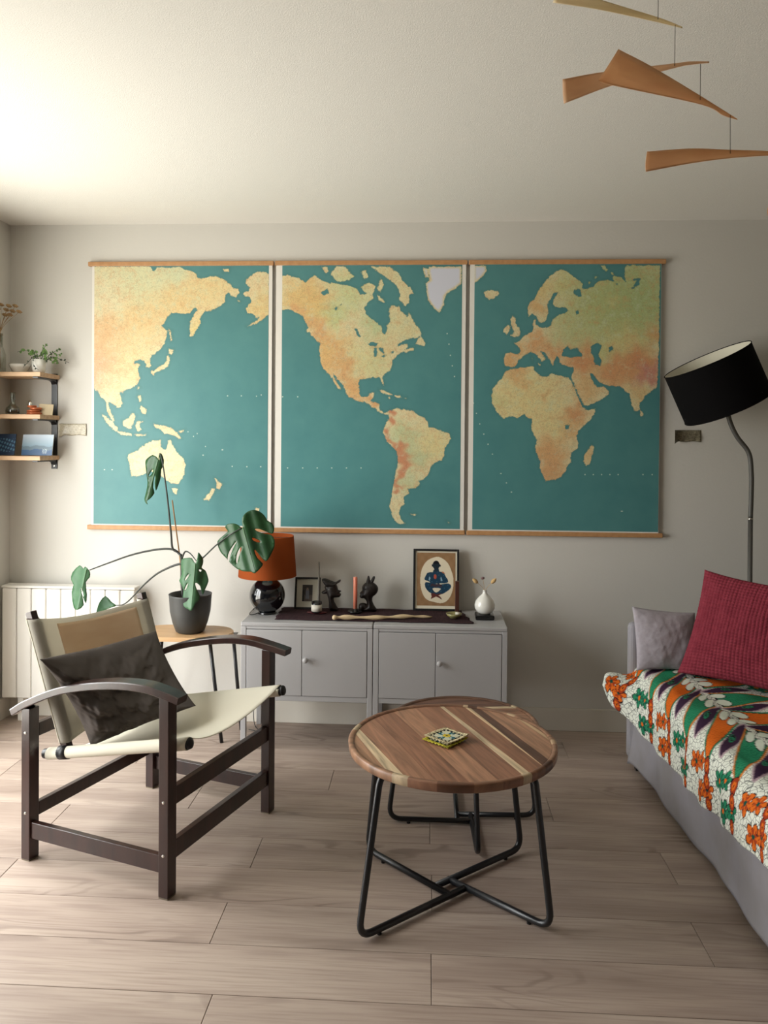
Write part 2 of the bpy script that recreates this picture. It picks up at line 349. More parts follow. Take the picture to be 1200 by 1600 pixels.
def map_material():
    m = bpy.data.materials.new('printed_relief_map'); m.use_nodes = True; nt = m.node_tree; N = nt.nodes; L = nt.links; b = N['Principled BSDF']
    tc = N.new('ShaderNodeTexCoord'); ac = N.new('ShaderNodeAttribute'); ac.attribute_name = 'Col'; sd = N.new('ShaderNodeAttribute'); sd.attribute_name = 'shore'
    def nz(scale, detail=5, rough=.6):
        n = N.new('ShaderNodeTexNoise'); n.inputs['Scale'].default_value = scale; n.inputs['Detail'].default_value = detail; n.inputs['Roughness'].default_value = rough
        L.new(tc.outputs['Object'], n.inputs[0]); return n
    def mth(op, a, b_=None):
        q = N.new('ShaderNodeMath'); q.operation = op
        for i, s in enumerate((a, b_)):
            if s is None: continue
            if isinstance(s, (int, float)): q.inputs[i].default_value = s
            else: L.new(s, q.inputs[i])
        return q.outputs[0]
    def mr(s, a, b_, c, d):
        q = N.new('ShaderNodeMapRange'); L.new(s, q.inputs[0]); q.inputs[1].default_value = a; q.inputs[2].default_value = b_; q.inputs[3].default_value = c; q.inputs[4].default_value = d; return q.outputs[0]
    def mix(f, a, b_):
        q = N.new('ShaderNodeMix'); q.data_type = 'RGBA'
        L.new(f, q.inputs[0])
        for i, s in ((6, a), (7, b_)):
            if isinstance(s, tuple): q.inputs[i].default_value = (*lin(s), 1)
            else: L.new(s, q.inputs[i])
        return q.outputs[2]
    n1 = nz(48, 8, .78); shore = mth('ADD', sd.outputs['Fac'], mth('MULTIPLY', mth('SUBTRACT', n1.outputs[0], .5), 11.0))
    land = mr(shore, -.35, .35, 0, 1)
    rel = nz(26, 8, .75); fine = nz(190, 8, .85)
    col = mix(mr(rel.outputs[0], .5, .66, 0, .5), ac.outputs['Color'], (206, 156, 108))
    col = mix(mr(rel.outputs[0], .48, .34, 0, .5), col, (202, 210, 176))
    col = mix(mr(fine.outputs[0], .53, .62, 0, .55), col, (118, 100, 80))
    wv = N.new('ShaderNodeVectorMath'); wv.operation = 'SCALE'; wv.inputs['Scale'].default_value = .12; L.new(nz(22, 6).outputs['Color'], wv.inputs[0])
    wa = N.new('ShaderNodeVectorMath'); L.new(tc.outputs['Object'], wa.inputs[0]); L.new(wv.outputs[0], wa.inputs[1])
    vo = N.new('ShaderNodeTexVoronoi'); vo.feature = 'DISTANCE_TO_EDGE'; vo.inputs['Scale'].default_value = 26; L.new(wa.outputs[0], vo.inputs[0])
    col = mix(mr(vo.outputs[0], .01, .04, .26, 0), col, (120, 108, 84))
    ice = ac.outputs['Alpha']
    col = mix(ice, col, (206, 208, 220))
    coast = mth('MULTIPLY', mr(shore, .9, .1, 0, 1), .4); col = mix(coast, col, (110, 112, 84))
    sn = nz(7, 3); sea = mix(mr(sn.outputs[0], .3, .7, 0, 1), (74, 129, 131), (82, 137, 137))
    sea = mix(mr(shore, -4.5, -.4, 0, .35), sea, (62, 110, 107))
    full = mix(land, sea, col)
    L.new(full, b.inputs['Base Color']); b.inputs['Roughness'].default_value = .42; b.inputs['Specular IOR Level'].default_value = .45
    bp = N.new('ShaderNodeBump'); bp.inputs['Strength'].default_value = .06; bp.inputs['Distance'].default_value = .01; L.new(nz(3, 2).outputs[0], bp.inputs['Height']); L.new(bp.outputs[0], b.inputs['Normal'])
    return m
m_map = map_material()

def wax_material():
    m = mat('wax_print_cotton', (0, 0, 0), .85, spec=.15, attr='Col'); nt = m.node_tree; N = nt.nodes; L = nt.links; b = N['Principled BSDF']
    uv = N.new('ShaderNodeAttribute'); uv.attribute_name = 'cloth'; ac = [n for n in N if n.type == 'ATTRIBUTE' and n.attribute_name == 'Col'][0]
    vo = N.new('ShaderNodeTexVoronoi'); vo.feature = 'DISTANCE_TO_EDGE'; vo.inputs['Scale'].default_value = 62; L.new(uv.outputs['Vector'], vo.inputs[0])
    mr = N.new('ShaderNodeMapRange'); mr.inputs[1].default_value = .02; mr.inputs[2].default_value = .07; mr.inputs[3].default_value = .75; mr.inputs[4].default_value = 0; L.new(vo.outputs[0], mr.inputs[0])
    mu = N.new('ShaderNodeMath'); mu.operation = 'MULTIPLY'; L.new(mr.outputs[0], mu.inputs[0]); L.new(ac.outputs['Alpha'], mu.inputs[1])
    mx = N.new('ShaderNodeMix'); mx.data_type = 'RGBA'; L.new(mu.outputs[0], mx.inputs[0]); L.new(ac.outputs['Color'], mx.inputs[6]); mx.inputs[7].default_value = (*lin((26, 40, 40)), 1)
    L.new(mx.outputs[2], b.inputs['Base Color'])
    ns = N.new('ShaderNodeTexNoise'); ns.inputs['Scale'].default_value = 9; L.new(uv.outputs['Vector'], ns.inputs[0])
    bp = N.new('ShaderNodeBump'); bp.inputs['Strength'].default_value = .4; bp.inputs['Distance'].default_value = .02; L.new(ns.outputs[0], bp.inputs['Height']); L.new(bp.outputs[0], b.inputs['Normal'])
    return m
m_wax = wax_material()
def glass_material(name, tint, clear):
    m = bpy.data.materials.new(name); m.use_nodes = True; nt = m.node_tree; N = nt.nodes; L = nt.links
    t = N.new('ShaderNodeBsdfTransparent'); t.inputs[0].default_value = (*tint, 1); g = N.new('ShaderNodeBsdfGlossy'); g.inputs['Roughness'].default_value = .03
    x = N.new('ShaderNodeMixShader'); x.inputs[0].default_value = clear; L.new(t.outputs[0], x.inputs[1]); L.new(g.outputs[0], x.inputs[2]); L.new(x.outputs[0], N['Material Output'].inputs[0]); return m
m_pane = glass_material('window_glass', (.97, .98, .97), .05)
m_glass = glass_material('bottle_glass', (.80, .82, .78), .12)

# ================================================================== ROOM
RX, FY, H = 2.10, -6.6, 2.5
floor = struct('floor', box(LWX-.15, RX+.1, FY-.1, .1, -.12, -.006), m_joint)
ROW = .1955; Y0 = -1.717-ROW*15      # seams of the laminate rows
nrow = int((0-Y0)/ROW)+1
joints = {15: -.60, 16: -1.365, 17: -.575, 14: .022, 13: -.536, 18: .020}
PL = 1.39
pmesh = {}
for k in range(-9, nrow+1):
    ya = Y0+k*ROW; yb = ya+ROW
    ya, yb = max(ya, FY), min(yb, -.0005)
    if yb-ya < .02: continue
    off = joints.get(k, (k*.517) % PL - 1.0)
    x = off-PL*math.ceil((off-LWX)/PL)
    while x < RX:
        xa, xb = max(x, LWX), min(x+PL, RX); x += PL
        if xb-xa < .02: continue
        key = (round(xb-xa, 3), round(yb-ya, 3))
        if key not in pmesh:
            o = obj('plank', box(0, xb-xa-.0016, 0, yb-ya-.0016, -.006, 0, .0009, 1), m_floor); pmesh[key] = o.data
        else:
            o = bpy.data.objects.new('plank', pmesh[key]); C.objects.link(o)
        o.parent = floor; o.location = (xa, ya, 0)
struct('ceiling', box(LWX-.15, RX+.1, FY-.1, .1, H, H+.1), m_ceil)
struct('wall_back', box(LWX-.15, RX+.1, 0, .1, -.02, H), m_wall)
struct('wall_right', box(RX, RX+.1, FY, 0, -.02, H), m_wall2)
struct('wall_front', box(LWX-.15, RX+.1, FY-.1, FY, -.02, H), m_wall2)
y0, y1, z0, z1 = WIN
struct('wall_left', join(box(LWX-.15, LWX, y0, 0, -.02, H), box(LWX-.15, LWX, FY, y1, -.02, H), box(LWX-.15, LWX, y1, y0, -.02, z0), box(LWX-.15, LWX, y1, y0, z1, H)), m_wall)
wf = struct('window_1', join(box(LWX-.13, LWX-.07, y0-.06, y0, z0, z1, .004), box(LWX-.13, LWX-.07, y1, y1+.06, z0, z1, .004), box(LWX-.13, LWX-.07, (y0+y1)/2-.05, (y0+y1)/2+.05, z0, z1, .004),
        box(LWX-.13, LWX-.07, y1, y0, z0, z0+.07, .004), box(LWX-.13, LWX-.07, y1, y0, z1-.06, z1, .004)), m_base)
for a, b in (((y0+y1)/2+.05, y0-.06), (y1+.06, (y0+y1)/2-.05)):
    obj('pane', box(LWX-.102, LWX-.098, a, b, z0+.07, z1-.06), m_pane, wf)
struct('baseboard_back', box(LWX, RX, -.013, 0, 0, .11, .003), m_base)
struct('baseboard_left', box(LWX, LWX+.013, y0, -.013, 0, .11, .003), m_base)

# ================================================================== WALL MAPS
def SCR(ox, oy, s, pts): return [(ox+x/s, oy+y/s) for x, y in pts]
A1 = [(55,92),(365,92),(385,122),(400,95),(450,100),(520,95),(580,115),(610,130),(620,150),(650,158),(680,150),(690,145),(730,145),(770,165),(800,190),(820,212),(845,215),(848,235),(830,260),(810,258),(790,235),(775,245),(770,290),(740,310),(710,325),(690,335),(665,335),(645,350),(635,375),(640,400),(620,430),(598,468),(582,470),(578,430),(582,390),(600,360),(620,330),(610,315),(575,345),(550,350),(520,345),(480,345),(455,370),(440,400),(425,415),(445,430),(460,440),(455,475),(440,510),(420,540),(400,560),(370,575),(360,600),(368,630),(362,645),(345,640),(335,610),(320,600),(300,600),(290,605),(280,600),(275,620),(300,615),(315,625),(300,640),(300,665),(310,700),(295,730),(270,750),(240,760),(215,770),(200,775),(205,800),(213,830),(205,855),(185,858),(170,845),(155,835),(140,830),(135,840),(150,880),(165,915),(165,930),(150,920),(130,880),(128,845),(118,815),(100,810),(85,780),(70,765),(55,755)]
P1 = [A1, [(465,430),(478,440),(485,490),(478,495),(465,450)], [(463,540),(492,545),(480,572),(463,565)], [(463,575),(472,600),(460,635),(430,655),(385,672),(375,665),(400,645),(440,625),(453,600),(455,580)],
 [(373,655),(388,665),(382,684),(370,672)], [(298,738),(308,750),(303,772),(296,757)], [(298,790),(315,795),(316,832),(305,828),(297,805)], [(316,850),(345,868),(342,897),(320,887),(308,865)], [(208,775),(222,778),(216,792)],
 [(100,892),(125,905),(160,935),(188,970),(182,987),(160,978),(130,940),(110,910)], [(182,985),(220,990),(267,1001),(264,1012),(220,1008),(188,996)], [(280,1003),(345,1003),(345,1012),(285,1013)],
 [(212,930),(245,915),(270,888),(286,900),(276,940),(260,972),(235,970),(213,950)], [(290,933),(327,933),(302,950),(317,978),(300,988),(283,965)], [(383,945),(410,955),(440,955),(480,970),(510,995),(537,1027),(520,1027),(480,1007),(440,1002),(415,977),(393,967)],
 [(520,985),(552,976),(547,991),(525,997)], [(245,1120),(260,1105),(300,1090),(320,1070),(345,1055),(375,1040),(420,1038),(425,1060),(420,1075),(450,1090),(462,1040),(475,1033),(490,1070),(510,1100),(545,1140),(556,1170),(550,1220),(530,1255),(515,1275),(480,1272),(455,1255),(430,1235),(400,1210),(370,1205),(330,1222),(290,1235),(262,1232),(255,1180),(245,1145)],
 [(483,1298),(517,1298),(507,1328),(493,1328)], [(716,1240),(726,1252),(735,1262),(759,1273),(742,1302),(722,1298),(726,1275)], [(700,1298),(719,1303),(705,1332),(680,1365),(656,1360),(665,1345),(690,1318)],
 [(1010,135),(980,118),(945,120),(910,145),(885,165),(885,185),(905,205),(900,225),(873,235),(875,255),(905,260),(915,280),(900,300),(885,325),(895,345),(925,350),(935,365),(960,370),(945,385),(920,400),(888,415),(893,420),(930,406),(965,387),(990,367),(1010,350)],
 [(762,106),(792,103),(790,120),(762,124)], [(836,274),(858,280),(850,287)], [(935,1402),(958,1402),(955,1422),(938,1420)]]
P2 = [[(50,145),(95,140),(130,150),(160,165),(180,180),(205,160),(230,140),(260,160),(300,180),(340,185),(390,190),(430,200),(460,210),(480,245),(520,240),(550,255),(545,275),(515,290),(503,320),(510,350),(540,375),(580,405),(598,420),(600,450),(615,460),(627,430),(620,410),(640,400),(640,360),(635,320),(650,305),(690,310),(700,335),(720,350),(735,365),(745,345),(760,370),(780,410),(805,435),(812,465),(790,480),(750,485),(720,495),(690,512),(675,530),(705,518),(735,515),(742,530),(722,545),(775,530),(768,545),(740,555),(700,560),(680,575),(660,600),(655,625),(640,655),(615,680),(600,690),(609,740),(597,728),(585,695),(560,695),(520,700),(480,705),(470,730),(475,780),(490,800),(520,800),(530,780),(556,775),(550,805),(530,820),(560,830),(582,835),(587,870),(600,880),(620,890),(632,878),(655,868),(650,885),(633,898),(600,892),(570,872),(530,847),(500,827),(470,825),(420,805),(405,780),(395,750),(370,720),(345,690),(330,670),(345,710),(377,762),(362,757),(335,720),(315,680),(285,655),(270,630),(262,590),(258,540),(262,510),(230,480),(215,465),(200,440),(185,400),(160,355),(120,335),(90,325),(50,325)],
 [(270,95),(300,95),(310,120),(290,130)], [(320,130),(350,92),(400,92),(420,120),(445,145),(420,165),(370,175),(340,165)], [(485,120),(510,108),(522,150),(500,162)], [(540,92),(640,92),(690,130),(710,170),(760,215),(767,237),(745,245),(747,290),(725,307),(690,270),(700,250),(680,200),(650,170),(600,140)],
 [(482,205),(500,188),(530,180),(562,200),(545,250),(515,245)], [(590,150),(607,190),(590,232),(573,210)], [(795,483),(812,475),(832,505),(827,527),(800,517),(783,515)], [(568,240),(602,270),(612,287),(580,277)], [(580,760),(620,768),(657,790),(640,793),(600,777)], [(668,794),(702,794),(709,805),(680,810)], [(632,800),(648,802),(640,808)], [(715,804),(733,803),(730,810)],
 [(635,900),(650,875),(680,860),(700,870),(740,870),(770,880),(800,905),(830,915),(845,935),(850,965),(880,970),(920,985),(965,1000),(974,1025),(955,1060),(940,1080),(935,1120),(920,1145),(880,1160),(860,1190),(850,1220),(825,1252),(795,1252),(800,1280),(780,1297),(740,1300),(745,1325),(715,1345),(720,1380),(700,1400),(690,1430),(700,1460),(722,1487),(700,1497),(670,1475),(650,1440),(640,1390),(650,1330),(660,1270),(675,1200),(685,1140),(680,1095),(650,1070),(625,1040),(605,1000),(605,980),(620,945),(635,920)],
 [(755,1438),(788,1438),(775,1452)], [(945,1473),(967,1488),(955,1485)], [(188,430),(200,435),(198,450),(190,445)]]
ICE2 = [[(855,92),(1030,92),(1030,185),(990,215),(960,230),(940,255),(935,300),(910,342),(885,325),(865,300),(845,270),(838,220),(835,180),(860,165),(850,120)], [(820,98),(850,105),(853,150),(833,150)]]
L2 = [[(520,517),(550,500),(577,507),(570,522),(540,524)], [(557,535),(571,535),(566,583),(554,577)], [(577,533),(602,540),(612,562),(588,557)], [(590,580),(627,571),(612,585)], [(630,565),(662,549),(657,562)], [(448,430),(458,430),(482,475),(470,472)], [(265,232),(300,213),(312,240),(280,247)], [(325,322),(377,298),(350,328)]]
P3 = [[(370,362),(362,320),(375,290),(400,270),(420,230),(445,190),(480,150),(510,125),(545,106),(580,118),(600,140),(640,165),(665,190),(655,215),(620,215),(612,235),(635,255),(655,257),(650,215),(690,210),(720,205),(730,185),(760,170),(800,165),(840,175),(850,190),(820,150),(840,140),(880,155),(895,175),(890,140),(890,100),(905,85),(1082,85),(1077,560),(1067,745),(1030,775),(1000,800),(977,830),(970,870),(957,890),(940,870),(925,830),(915,780),(890,765),(870,745),(830,740),(790,738),(775,730),(750,718),(730,695),(712,672),(700,675),(710,700),(722,728),(742,750),(777,740),(805,768),(802,787),(770,812),(730,832),(690,850),(668,845),(653,810),(632,770),(605,708),(600,690),(612,670),(612,640),(590,637),(560,630),(535,612),(538,590),(520,578),(500,627),(488,615),(475,590),(450,560),(430,545),(440,570),(462,592),(440,612),(425,587),(400,562),(380,557),(360,567),(340,582),(312,602),(300,632),(270,637),(240,632),(233,600),(238,568),(270,560),(312,570),(325,550),(320,530),(288,510),(320,495),(340,475),(380,450),(395,430),(388,400),(405,380),(412,410),(430,425),(470,425),(492,410),(500,382),(522,362),(535,355),(592,332),(570,318),(510,312),(498,290),(518,250),(530,228),(500,240),(490,270),(468,300),(475,340),(465,382),(438,402),(420,390),(412,362),(388,350)],
 [(265,650),(300,645),(350,640),(395,632),(402,655),(420,680),(440,692),(470,692),(490,675),(520,680),(560,692),(590,695),(598,720),(620,760),(640,810),(660,850),(680,872),(732,865),(725,895),(700,930),(665,960),(640,985),(630,1010),(638,1050),(635,1080),(600,1105),(595,1160),(575,1175),(570,1205),(545,1235),(510,1250),(460,1258),(445,1230),(430,1190),(430,1150),(405,1100),(405,1070),(415,1040),(400,1010),(385,980),(385,920),(360,910),(345,895),(310,915),(270,905),(230,920),(200,885),(170,840),(168,800),(172,760),(200,720),(225,700),(235,670)],
 [(712,1060),(724,1075),(715,1110),(700,1167),(680,1174),(666,1150),(675,1110),(695,1085)], [(976,878),(992,890),(988,910),(976,900)], [(278,358),(302,375),(297,395),(312,420),(327,445),(320,467),(285,477),(273,467),(290,447),(280,425),(268,400),(272,375)], [(238,420),(263,408),(267,440),(250,460),(233,450)],
 [(123,230),(160,218),(200,225),(207,245),(180,267),(150,272),(135,255)], [(383,583),(394,588),(388,612)], [(418,620),(437,621),(430,632)], [(755,85),(785,85),(802,110),(790,118)], [(692,172),(706,180),(695,192)], [(728,145),(742,148),(732,158)], [(815,120),(832,135),(820,140)]]
ICE3 = [[(70,85),(136,88),(140,115),(120,145),(95,167),(70,180)]]
L3 = [[(550,577),(555,545),(580,525),(600,545),(628,532),(652,560),(660,580),(620,585),(570,582)], [(703,530),(740,508),(768,520),(757,545),(747,570),(763,600),(758,632),(730,627),(723,590),(710,560)], [(803,530),(825,523),(827,550),(805,557)], [(565,953),(590,953),(587,977),(568,974)], [(925,170),(945,155),(975,155),(970,190),(940,210),(915,212),(940,200),(955,170)], [(625,340),(640,330),(645,348),(630,352)]]
CREAM = (220, 208, 164); 
BL1 = [(100,470,110,(222,162,104),1.3),(90,640,90,(224,146,100),1.6),(250,600,110,(226,198,134),.8),(300,380,120,(226,182,116),.9),(520,300,110,(228,188,120),1.0),(700,200,120,(228,196,130),.9),(280,190,120,(206,212,168),1),(480,120,80,(196,208,168),1),(130,260,110,(228,216,176),1),(900,180,60,(226,200,150),1),(960,320,70,(226,190,116),1),(600,420,40,(226,200,120),1),(400,1150,130,(238,226,180),2),(480,990,60,(220,198,150),1),(180,700,70,(230,206,150),.8)]
BL2 = [(180,270,100,(224,176,96),1.4),(300,560,95,(222,164,88),1.6),(380,640,70,(214,146,84),1.4),(250,330,70,(222,178,100),1.2),(440,760,60,(218,158,90),1.4),(430,220,90,(190,204,140),1.3),(330,350,60,(178,200,130),1.1),(560,420,60,(176,196,140),1.3),(460,600,80,(212,204,140),1),(560,620,70,(196,196,136),1),(600,560,40,(214,176,110),.8),(700,420,80,(214,206,150),1),*[(x_,y_,r_,(194,100,66),4) for x_,y_,r_ in ((655,890,12),(640,930,12),(628,975,13),(635,1015,13),(650,1045,14),(680,1070,16),(705,1090,20),(720,1115,24),(722,1145,24),(712,1175,20),(702,1205,17),(696,1235,15),(690,1265,13),(684,1295,11),(676,1330,10))],*[(x_,y_,26,(214,140,82),2) for x_,y_ in ((110,330),(170,330),(215,380),(250,430),(290,480),(330,520),(390,560),(400,620),(410,680),(430,740),(470,800),(540,840))],(720,1010,60,(176,192,140),1.4),(780,1120,60,(170,186,136),1.3),(880,1060,80,(222,204,136),1.2),(740,1260,50,(180,190,140),1),(600,170,120,(222,214,160),1)]
BL3 = [(800,300,190,(158,176,104),2.0),(950,280,170,(146,178,110),2.0),(600,430,100,(172,184,122),1.2),(430,200,60,(216,192,120),1.6),(400,290,50,(214,158,96),1.6),(560,180,50,(196,196,120),1.2),(820,270,25,(214,196,120),3),(400,510,50,(212,140,84),1.8),(290,590,50,(212,142,84),1.8),(500,560,50,(208,132,80),1.8),(660,600,70,(204,116,66),2),(840,650,80,(206,122,70),2),(960,600,70,(204,112,64),2.2),(1020,670,50,(190,96,92),3.5),(1000,660,30,(196,110,110),2),(900,470,90,(222,196,120),1.2),(1050,470,40,(212,140,80),2),(700,700,60,(212,170,110),1),(780,560,50,(180,190,116),1.4),(680,780,50,(216,168,110),1.2),(960,780,50,(220,184,120),1),(300,680,50,(212,150,92),1.8),(365,745,22,(212,146,88),2),(460,780,20,(210,146,90),2),(350,800,170,(226,206,136),1.4),(200,820,40,(190,194,130),1.4),(500,960,90,(226,206,136),1),(625,890,40,(206,126,74),2),(585,980,50,(212,146,88),1.6),(480,1100,70,(214,146,88),1.8),(500,1200,60,(208,138,84),1.6),(690,1110,40,(220,180,120),1)]
def wall_map(i, label, rodl, rodr, prL, prR, polys, ice, lakes, blobs, ox, oy, sc, words):
    """rodl/rodr: px ends of the top rail, prL/prR: px x of the print's sides"""
    Yp = -.016
    c = at((rodl+rodr)/2, 830, Y=0)
    t = thing('wall_map', label, 'map', (c.x, 0, .97), 'three world map panels on the back wall')
    a = at(rodl, 409, Y=-.012); b = at(rodr, 409, Y=-.012)
    x0_, x1_ = a.x+.002, b.x-.002
    obj('paper', box(x0_+(.02 if i == 0 else .006), x1_-(.02 if i == 2 else .006), Yp, Yp+.002, .975, 2.305), m_paper, t)
    for z in (2.297, .968): obj('hanging_rail', box(x0_, x1_, -.022, -.002, z-.010, z+.012, .003), m_rodwood, t)
    # print: a fine grid carrying the shore distance and the land colour
    u0, u1 = prL, prR
    pa = at(u0, 600, Y=Yp); pb = at(u1, 600, Y=Yp); zt, zb = 2.286, .986
    nx, ny = 170, 240
    gx = np.linspace(pa.x, pb.x, nx+1); gz = np.linspace(zt, zb, ny+1)
    P = np.array([[x, z] for z in gz for x in gx])
    px = []
    for x, z in P:
        d = V3((x, Yp, z))-CAMP; w = d.dot(FW); px.append(((600+F*d.dot(RT)/w-ox)*sc, (CY-F*d.dot(UP)/w-oy)*sc))
    Q = np.array(px)
    sd = np.full(len(Q), -60.0); icem = np.zeros(len(Q))
    def add(poly):
        nonlocal sd
        o = np.array(poly); lo, hi = o.min(0)-40, o.max(0)+40
        k = np.where((Q[:, 0] > lo[0]) & (Q[:, 0] < hi[0]) & (Q[:, 1] > lo[1]) & (Q[:, 1] < hi[1]))[0]
        if not len(k): return k, None
        d = edist(Q[k], poly); s = np.where(inside(Q[k], poly), d, -d); return k, s
    for p in polys+ice:
        k, s = add(p)
        if s is not None: sd[k] = np.maximum(sd[k], s)
    for p in lakes:
        k, s = add(p)
        if s is not None: sd[k] = np.minimum(sd[k], -s)
    for p in ice:
        k, s = add(p)
        if s is not None: icem[k] = np.maximum(icem[k], np.clip((s-4)/10, 0, 1))
    wsum = np.full(len(Q), .35); col = np.tile(np.array(CREAM, float), (len(Q), 1))*.35
    QW = Q+np.stack([16*np.sin(Q[:, 1]*.045+Q[:, 0]*.02)+9*np.sin(Q[:, 1]*.11+1), 16*np.sin(Q[:, 0]*.05-Q[:, 1]*.015)+9*np.sin(Q[:, 0]*.12)], 1)
    for bx, by, r, rgb, w in blobs:
        rgb = [c_*.74+g_*.26 for c_, g_ in zip(rgb, (212, 206, 172))]
        g = w*np.exp(-((QW[:, 0]-bx)**2+(QW[:, 1]-by)**2)/(2*(r*.62)**2)); wsum += g; col += g[:, None]*np.array(rgb, float)
    col /= wsum[:, None]; col = col/255; col = np.where(col <= .04045, col/12.92, ((col+.055)/1.055)**2.4)
    v = [V3((x, Yp-.0008, z)) for x, z in P]
    f = [(j*(nx+1)+q, (j+1)*(nx+1)+q, (j+1)*(nx+1)+q+1, j*(nx+1)+q+1) for j in range(ny) for q in range(nx)]
    o = obj('map_print', (v, f), m_map, t)
    a_ = o.data.color_attributes.new('Col', 'FLOAT_COLOR', 'POINT'); cc = np.ones((len(v), 4), np.float32); cc[:, :3] = col; cc[:, 3] = icem; a_.data.foreach_set('color', cc.ravel())
    s_ = o.data.attributes.new('shore', 'FLOAT', 'POINT'); s_.data.foreach_set('value', (sd/sc).astype(np.float32))
    q = []
    for wx, wy, ww in words:
        p = at(ox+wx/sc, oy+wy/sc, Y=Yp); q.append(box(p.x-ww/2, p.x+ww/2, Yp-.0014, Yp-.0009, p.z-.0028, p.z+.0028))
    if q: obj('sea_lettering', join(*q), mat('pale_print_ink', (190, 206, 196), .6), t)['kind'] = 'stuff'
w1 = [(785,795,.006),(860,795,.006),(942,797,.005),(968,790,.005),(116,1196,.006),(158,1196,.006),(810,1178,.006),(890,1180,.006),(965,1180,.006),(665,1070,.004),(652,1117,.007),(757,1088,.008),(600,1015,.004),(570,990,.004),(620,1000,.004)]
w2 = [(58,800,.006),(140,800,.006)]+[(x, 1187, .006) for x in (85,167,246,325,405,484)]+[(952,457,.006),(962,514,.006),(970,575,.006),(980,632,.006),(992,690,.006)]
w3 = [(x, 1223, .006) for x in (675,720,765,810,855,990,1040)]+[(70,835,.004),(85,890,.005),(103,948,.005),(125,1003,.006),(148,1058,.006),(172,1112,.005),(218,1217,.007),(248,1268,.006),(275,1318,.007),(875,1422,.010)]
wall_map(0, 'world map panel of Asia, Australia and the western Pacific, leftmost of three', 138, 428.5, 147, 419, P1, [], [], BL1, 130, 390, 3.4783, w1)
wall_map(1, 'world map panel of North and South America, hanging between two other panels', 429.5, 731, 440, 720.5, P2, ICE2, L2, BL2, 425, 390, 3.479, w2)
wall_map(2, 'world map panel of Europe, Africa and western Asia, nearest to the black drum lamp', 732, 1041, 740, 1031, P3, ICE3, L3, BL3, 720, 390, 3.479, w3)

# ================================================================== RADIATOR
t = thing('radiator', 'low white panel radiator of vertical sections under the wall shelves', 'radiator', (-1.78, -.07, 0))
xa, xb = -2.118, -1.440; n = 9; w = (xb-xa)/n
for k in range(n):
    obj('radiator_section', box(xa+k*w+.0012, xa+(k+1)*w-.0012, -.105, -.045, .118, .668, .006), m_rad, t)
obj('top_grille', box(xa, xb, -.108, -.035, .670, .682, .003), m_rad, t)
obj('back_plate', box(xa+.01, xb-.01, -.045, -.012, .13, .66), m_rad, t)
for x in (xa+.09, xb-.09): obj('foot', box(x-.015, x+.015, -.09, -.04, 0, .118, .003), m_rad, t)

# ================================================================== WALL SHELF UNIT
t = thing('shelf_unit', 'three pine boards on a black steel upright beside the maps', 'shelf', (-1.95, 0, 1.26))
for z in (1.737, 1.532, 1.330):
    obj('shelf_board', box(LWX+.004, -1.872, -.205, -.006, z-.021, z, .002), m_shelf, t)
    obj('bracket_arm', join(box(-1.915, -1.888, -.195, -.004, z-.029, z-.0215, .001), xf(prism([(0, 0), (.03, 0), (.01, -.006), (0, -.02)], -.0135, .0135), Matrix(((0, 0, 1, -1.9015), (-1, 0, 0, -.004), (0, 1, 0, z-.029), (0, 0, 0, 1))))), m_steel, t)
up = obj('upright', box(-1.915, -1.885, -.006, -.0005, 1.262, 1.745, .001), m_steel, t)
obj('screw', lathe([(.0001, .003), (.004, .0025), (.0055, 0)], m=Matrix(((1, 0, 0, -1.90), (0, 0, -1, -.006), (0, 1, 0, 1.277), (0, 0, 0, 1))), seg=14), m_chrome, up)

def pt(x, y, Y): return at(x, y, Y=Y)
# white bowl on the top board
ZT = 1.737
p = pt(16, 570, -.12)
o = obj('bowl', lathe([(.001, .002), (.024, .0), (.028, .006), (.045, .03), (.052, .048), (.049, .048), (.042, .03), (.024, .01), (.001, .008)], (-2.042, -.078, ZT), 32), m_white, None, True, loc=(-2.042, -.078, ZT)); prop(o, 'small white bowl at the left end of the top shelf board', 'bowl')
# trailing plant in a white pot
p = pt(60, 580, -.13); px_ = -1.925
t = thing('potted_plant', 'small trailing green plant in a white ceramic pot on top shelf board', 'plant', (px_, -.115, ZT))
obj('pot', lathe([(.001, .0), (.026, 0), (.031, .02), (.035, .068), (.032, .068), (.029, .03), (.001, .03)], (px_, -.115, ZT), 28), m_white, t, True)
obj('soil', lathe([(.0005, .06), (.032, .058)], (px_, -.115, ZT), 20), m_soil, t)
rng = random.Random(3)
def vine(pts, lm, nl, sz):
    q = spline([at(a, b, Y=c) for a, b, c in pts], 6); st = obj('vine', tube(q, .0011, 5), m_stem, t)
    for i in range(nl):
        c = q[int((i+.5)/nl*(len(q)-1))]+V3((rng.uniform(-.006, .006), rng.uniform(-.006, .006), rng.uniform(-.006, .006)))
        a = rng.uniform(0, 6.28); e = V3((math.cos(a), -.5, math.sin(a))).normalized(); s = e.cross(V3((rng.uniform(-.4, .4), 1, .3))).normalized(); L_ = sz*rng.uniform(.8, 1.25)
        nn = e.cross(s)*L_*.18
        v = [c-e*L_*.5, c-e*L_*.2+s*L_*.38+nn, c+e*L_*.25+s*L_*.3+nn, c+e*L_*.55, c+e*L_*.25-s*L_*.3+nn, c-e*L_*.2-s*L_*.38+nn, c]
        obj('leaf', (v, [(0, 1, 6), (1, 2, 6), (2, 3, 6), (3, 4, 6), (4, 5, 6), (5, 0, 6)]), lm, st, True)
vine([(60, 572, -.115), (52, 552, -.12), (40, 548, -.13), (27, 550, -.14)], m_leafsm, 6, .017)
vine([(60, 572, -.115), (54, 556, -.13), (44, 566, -.15), (36, 574, -.16)], m_leafdk, 5, .012)
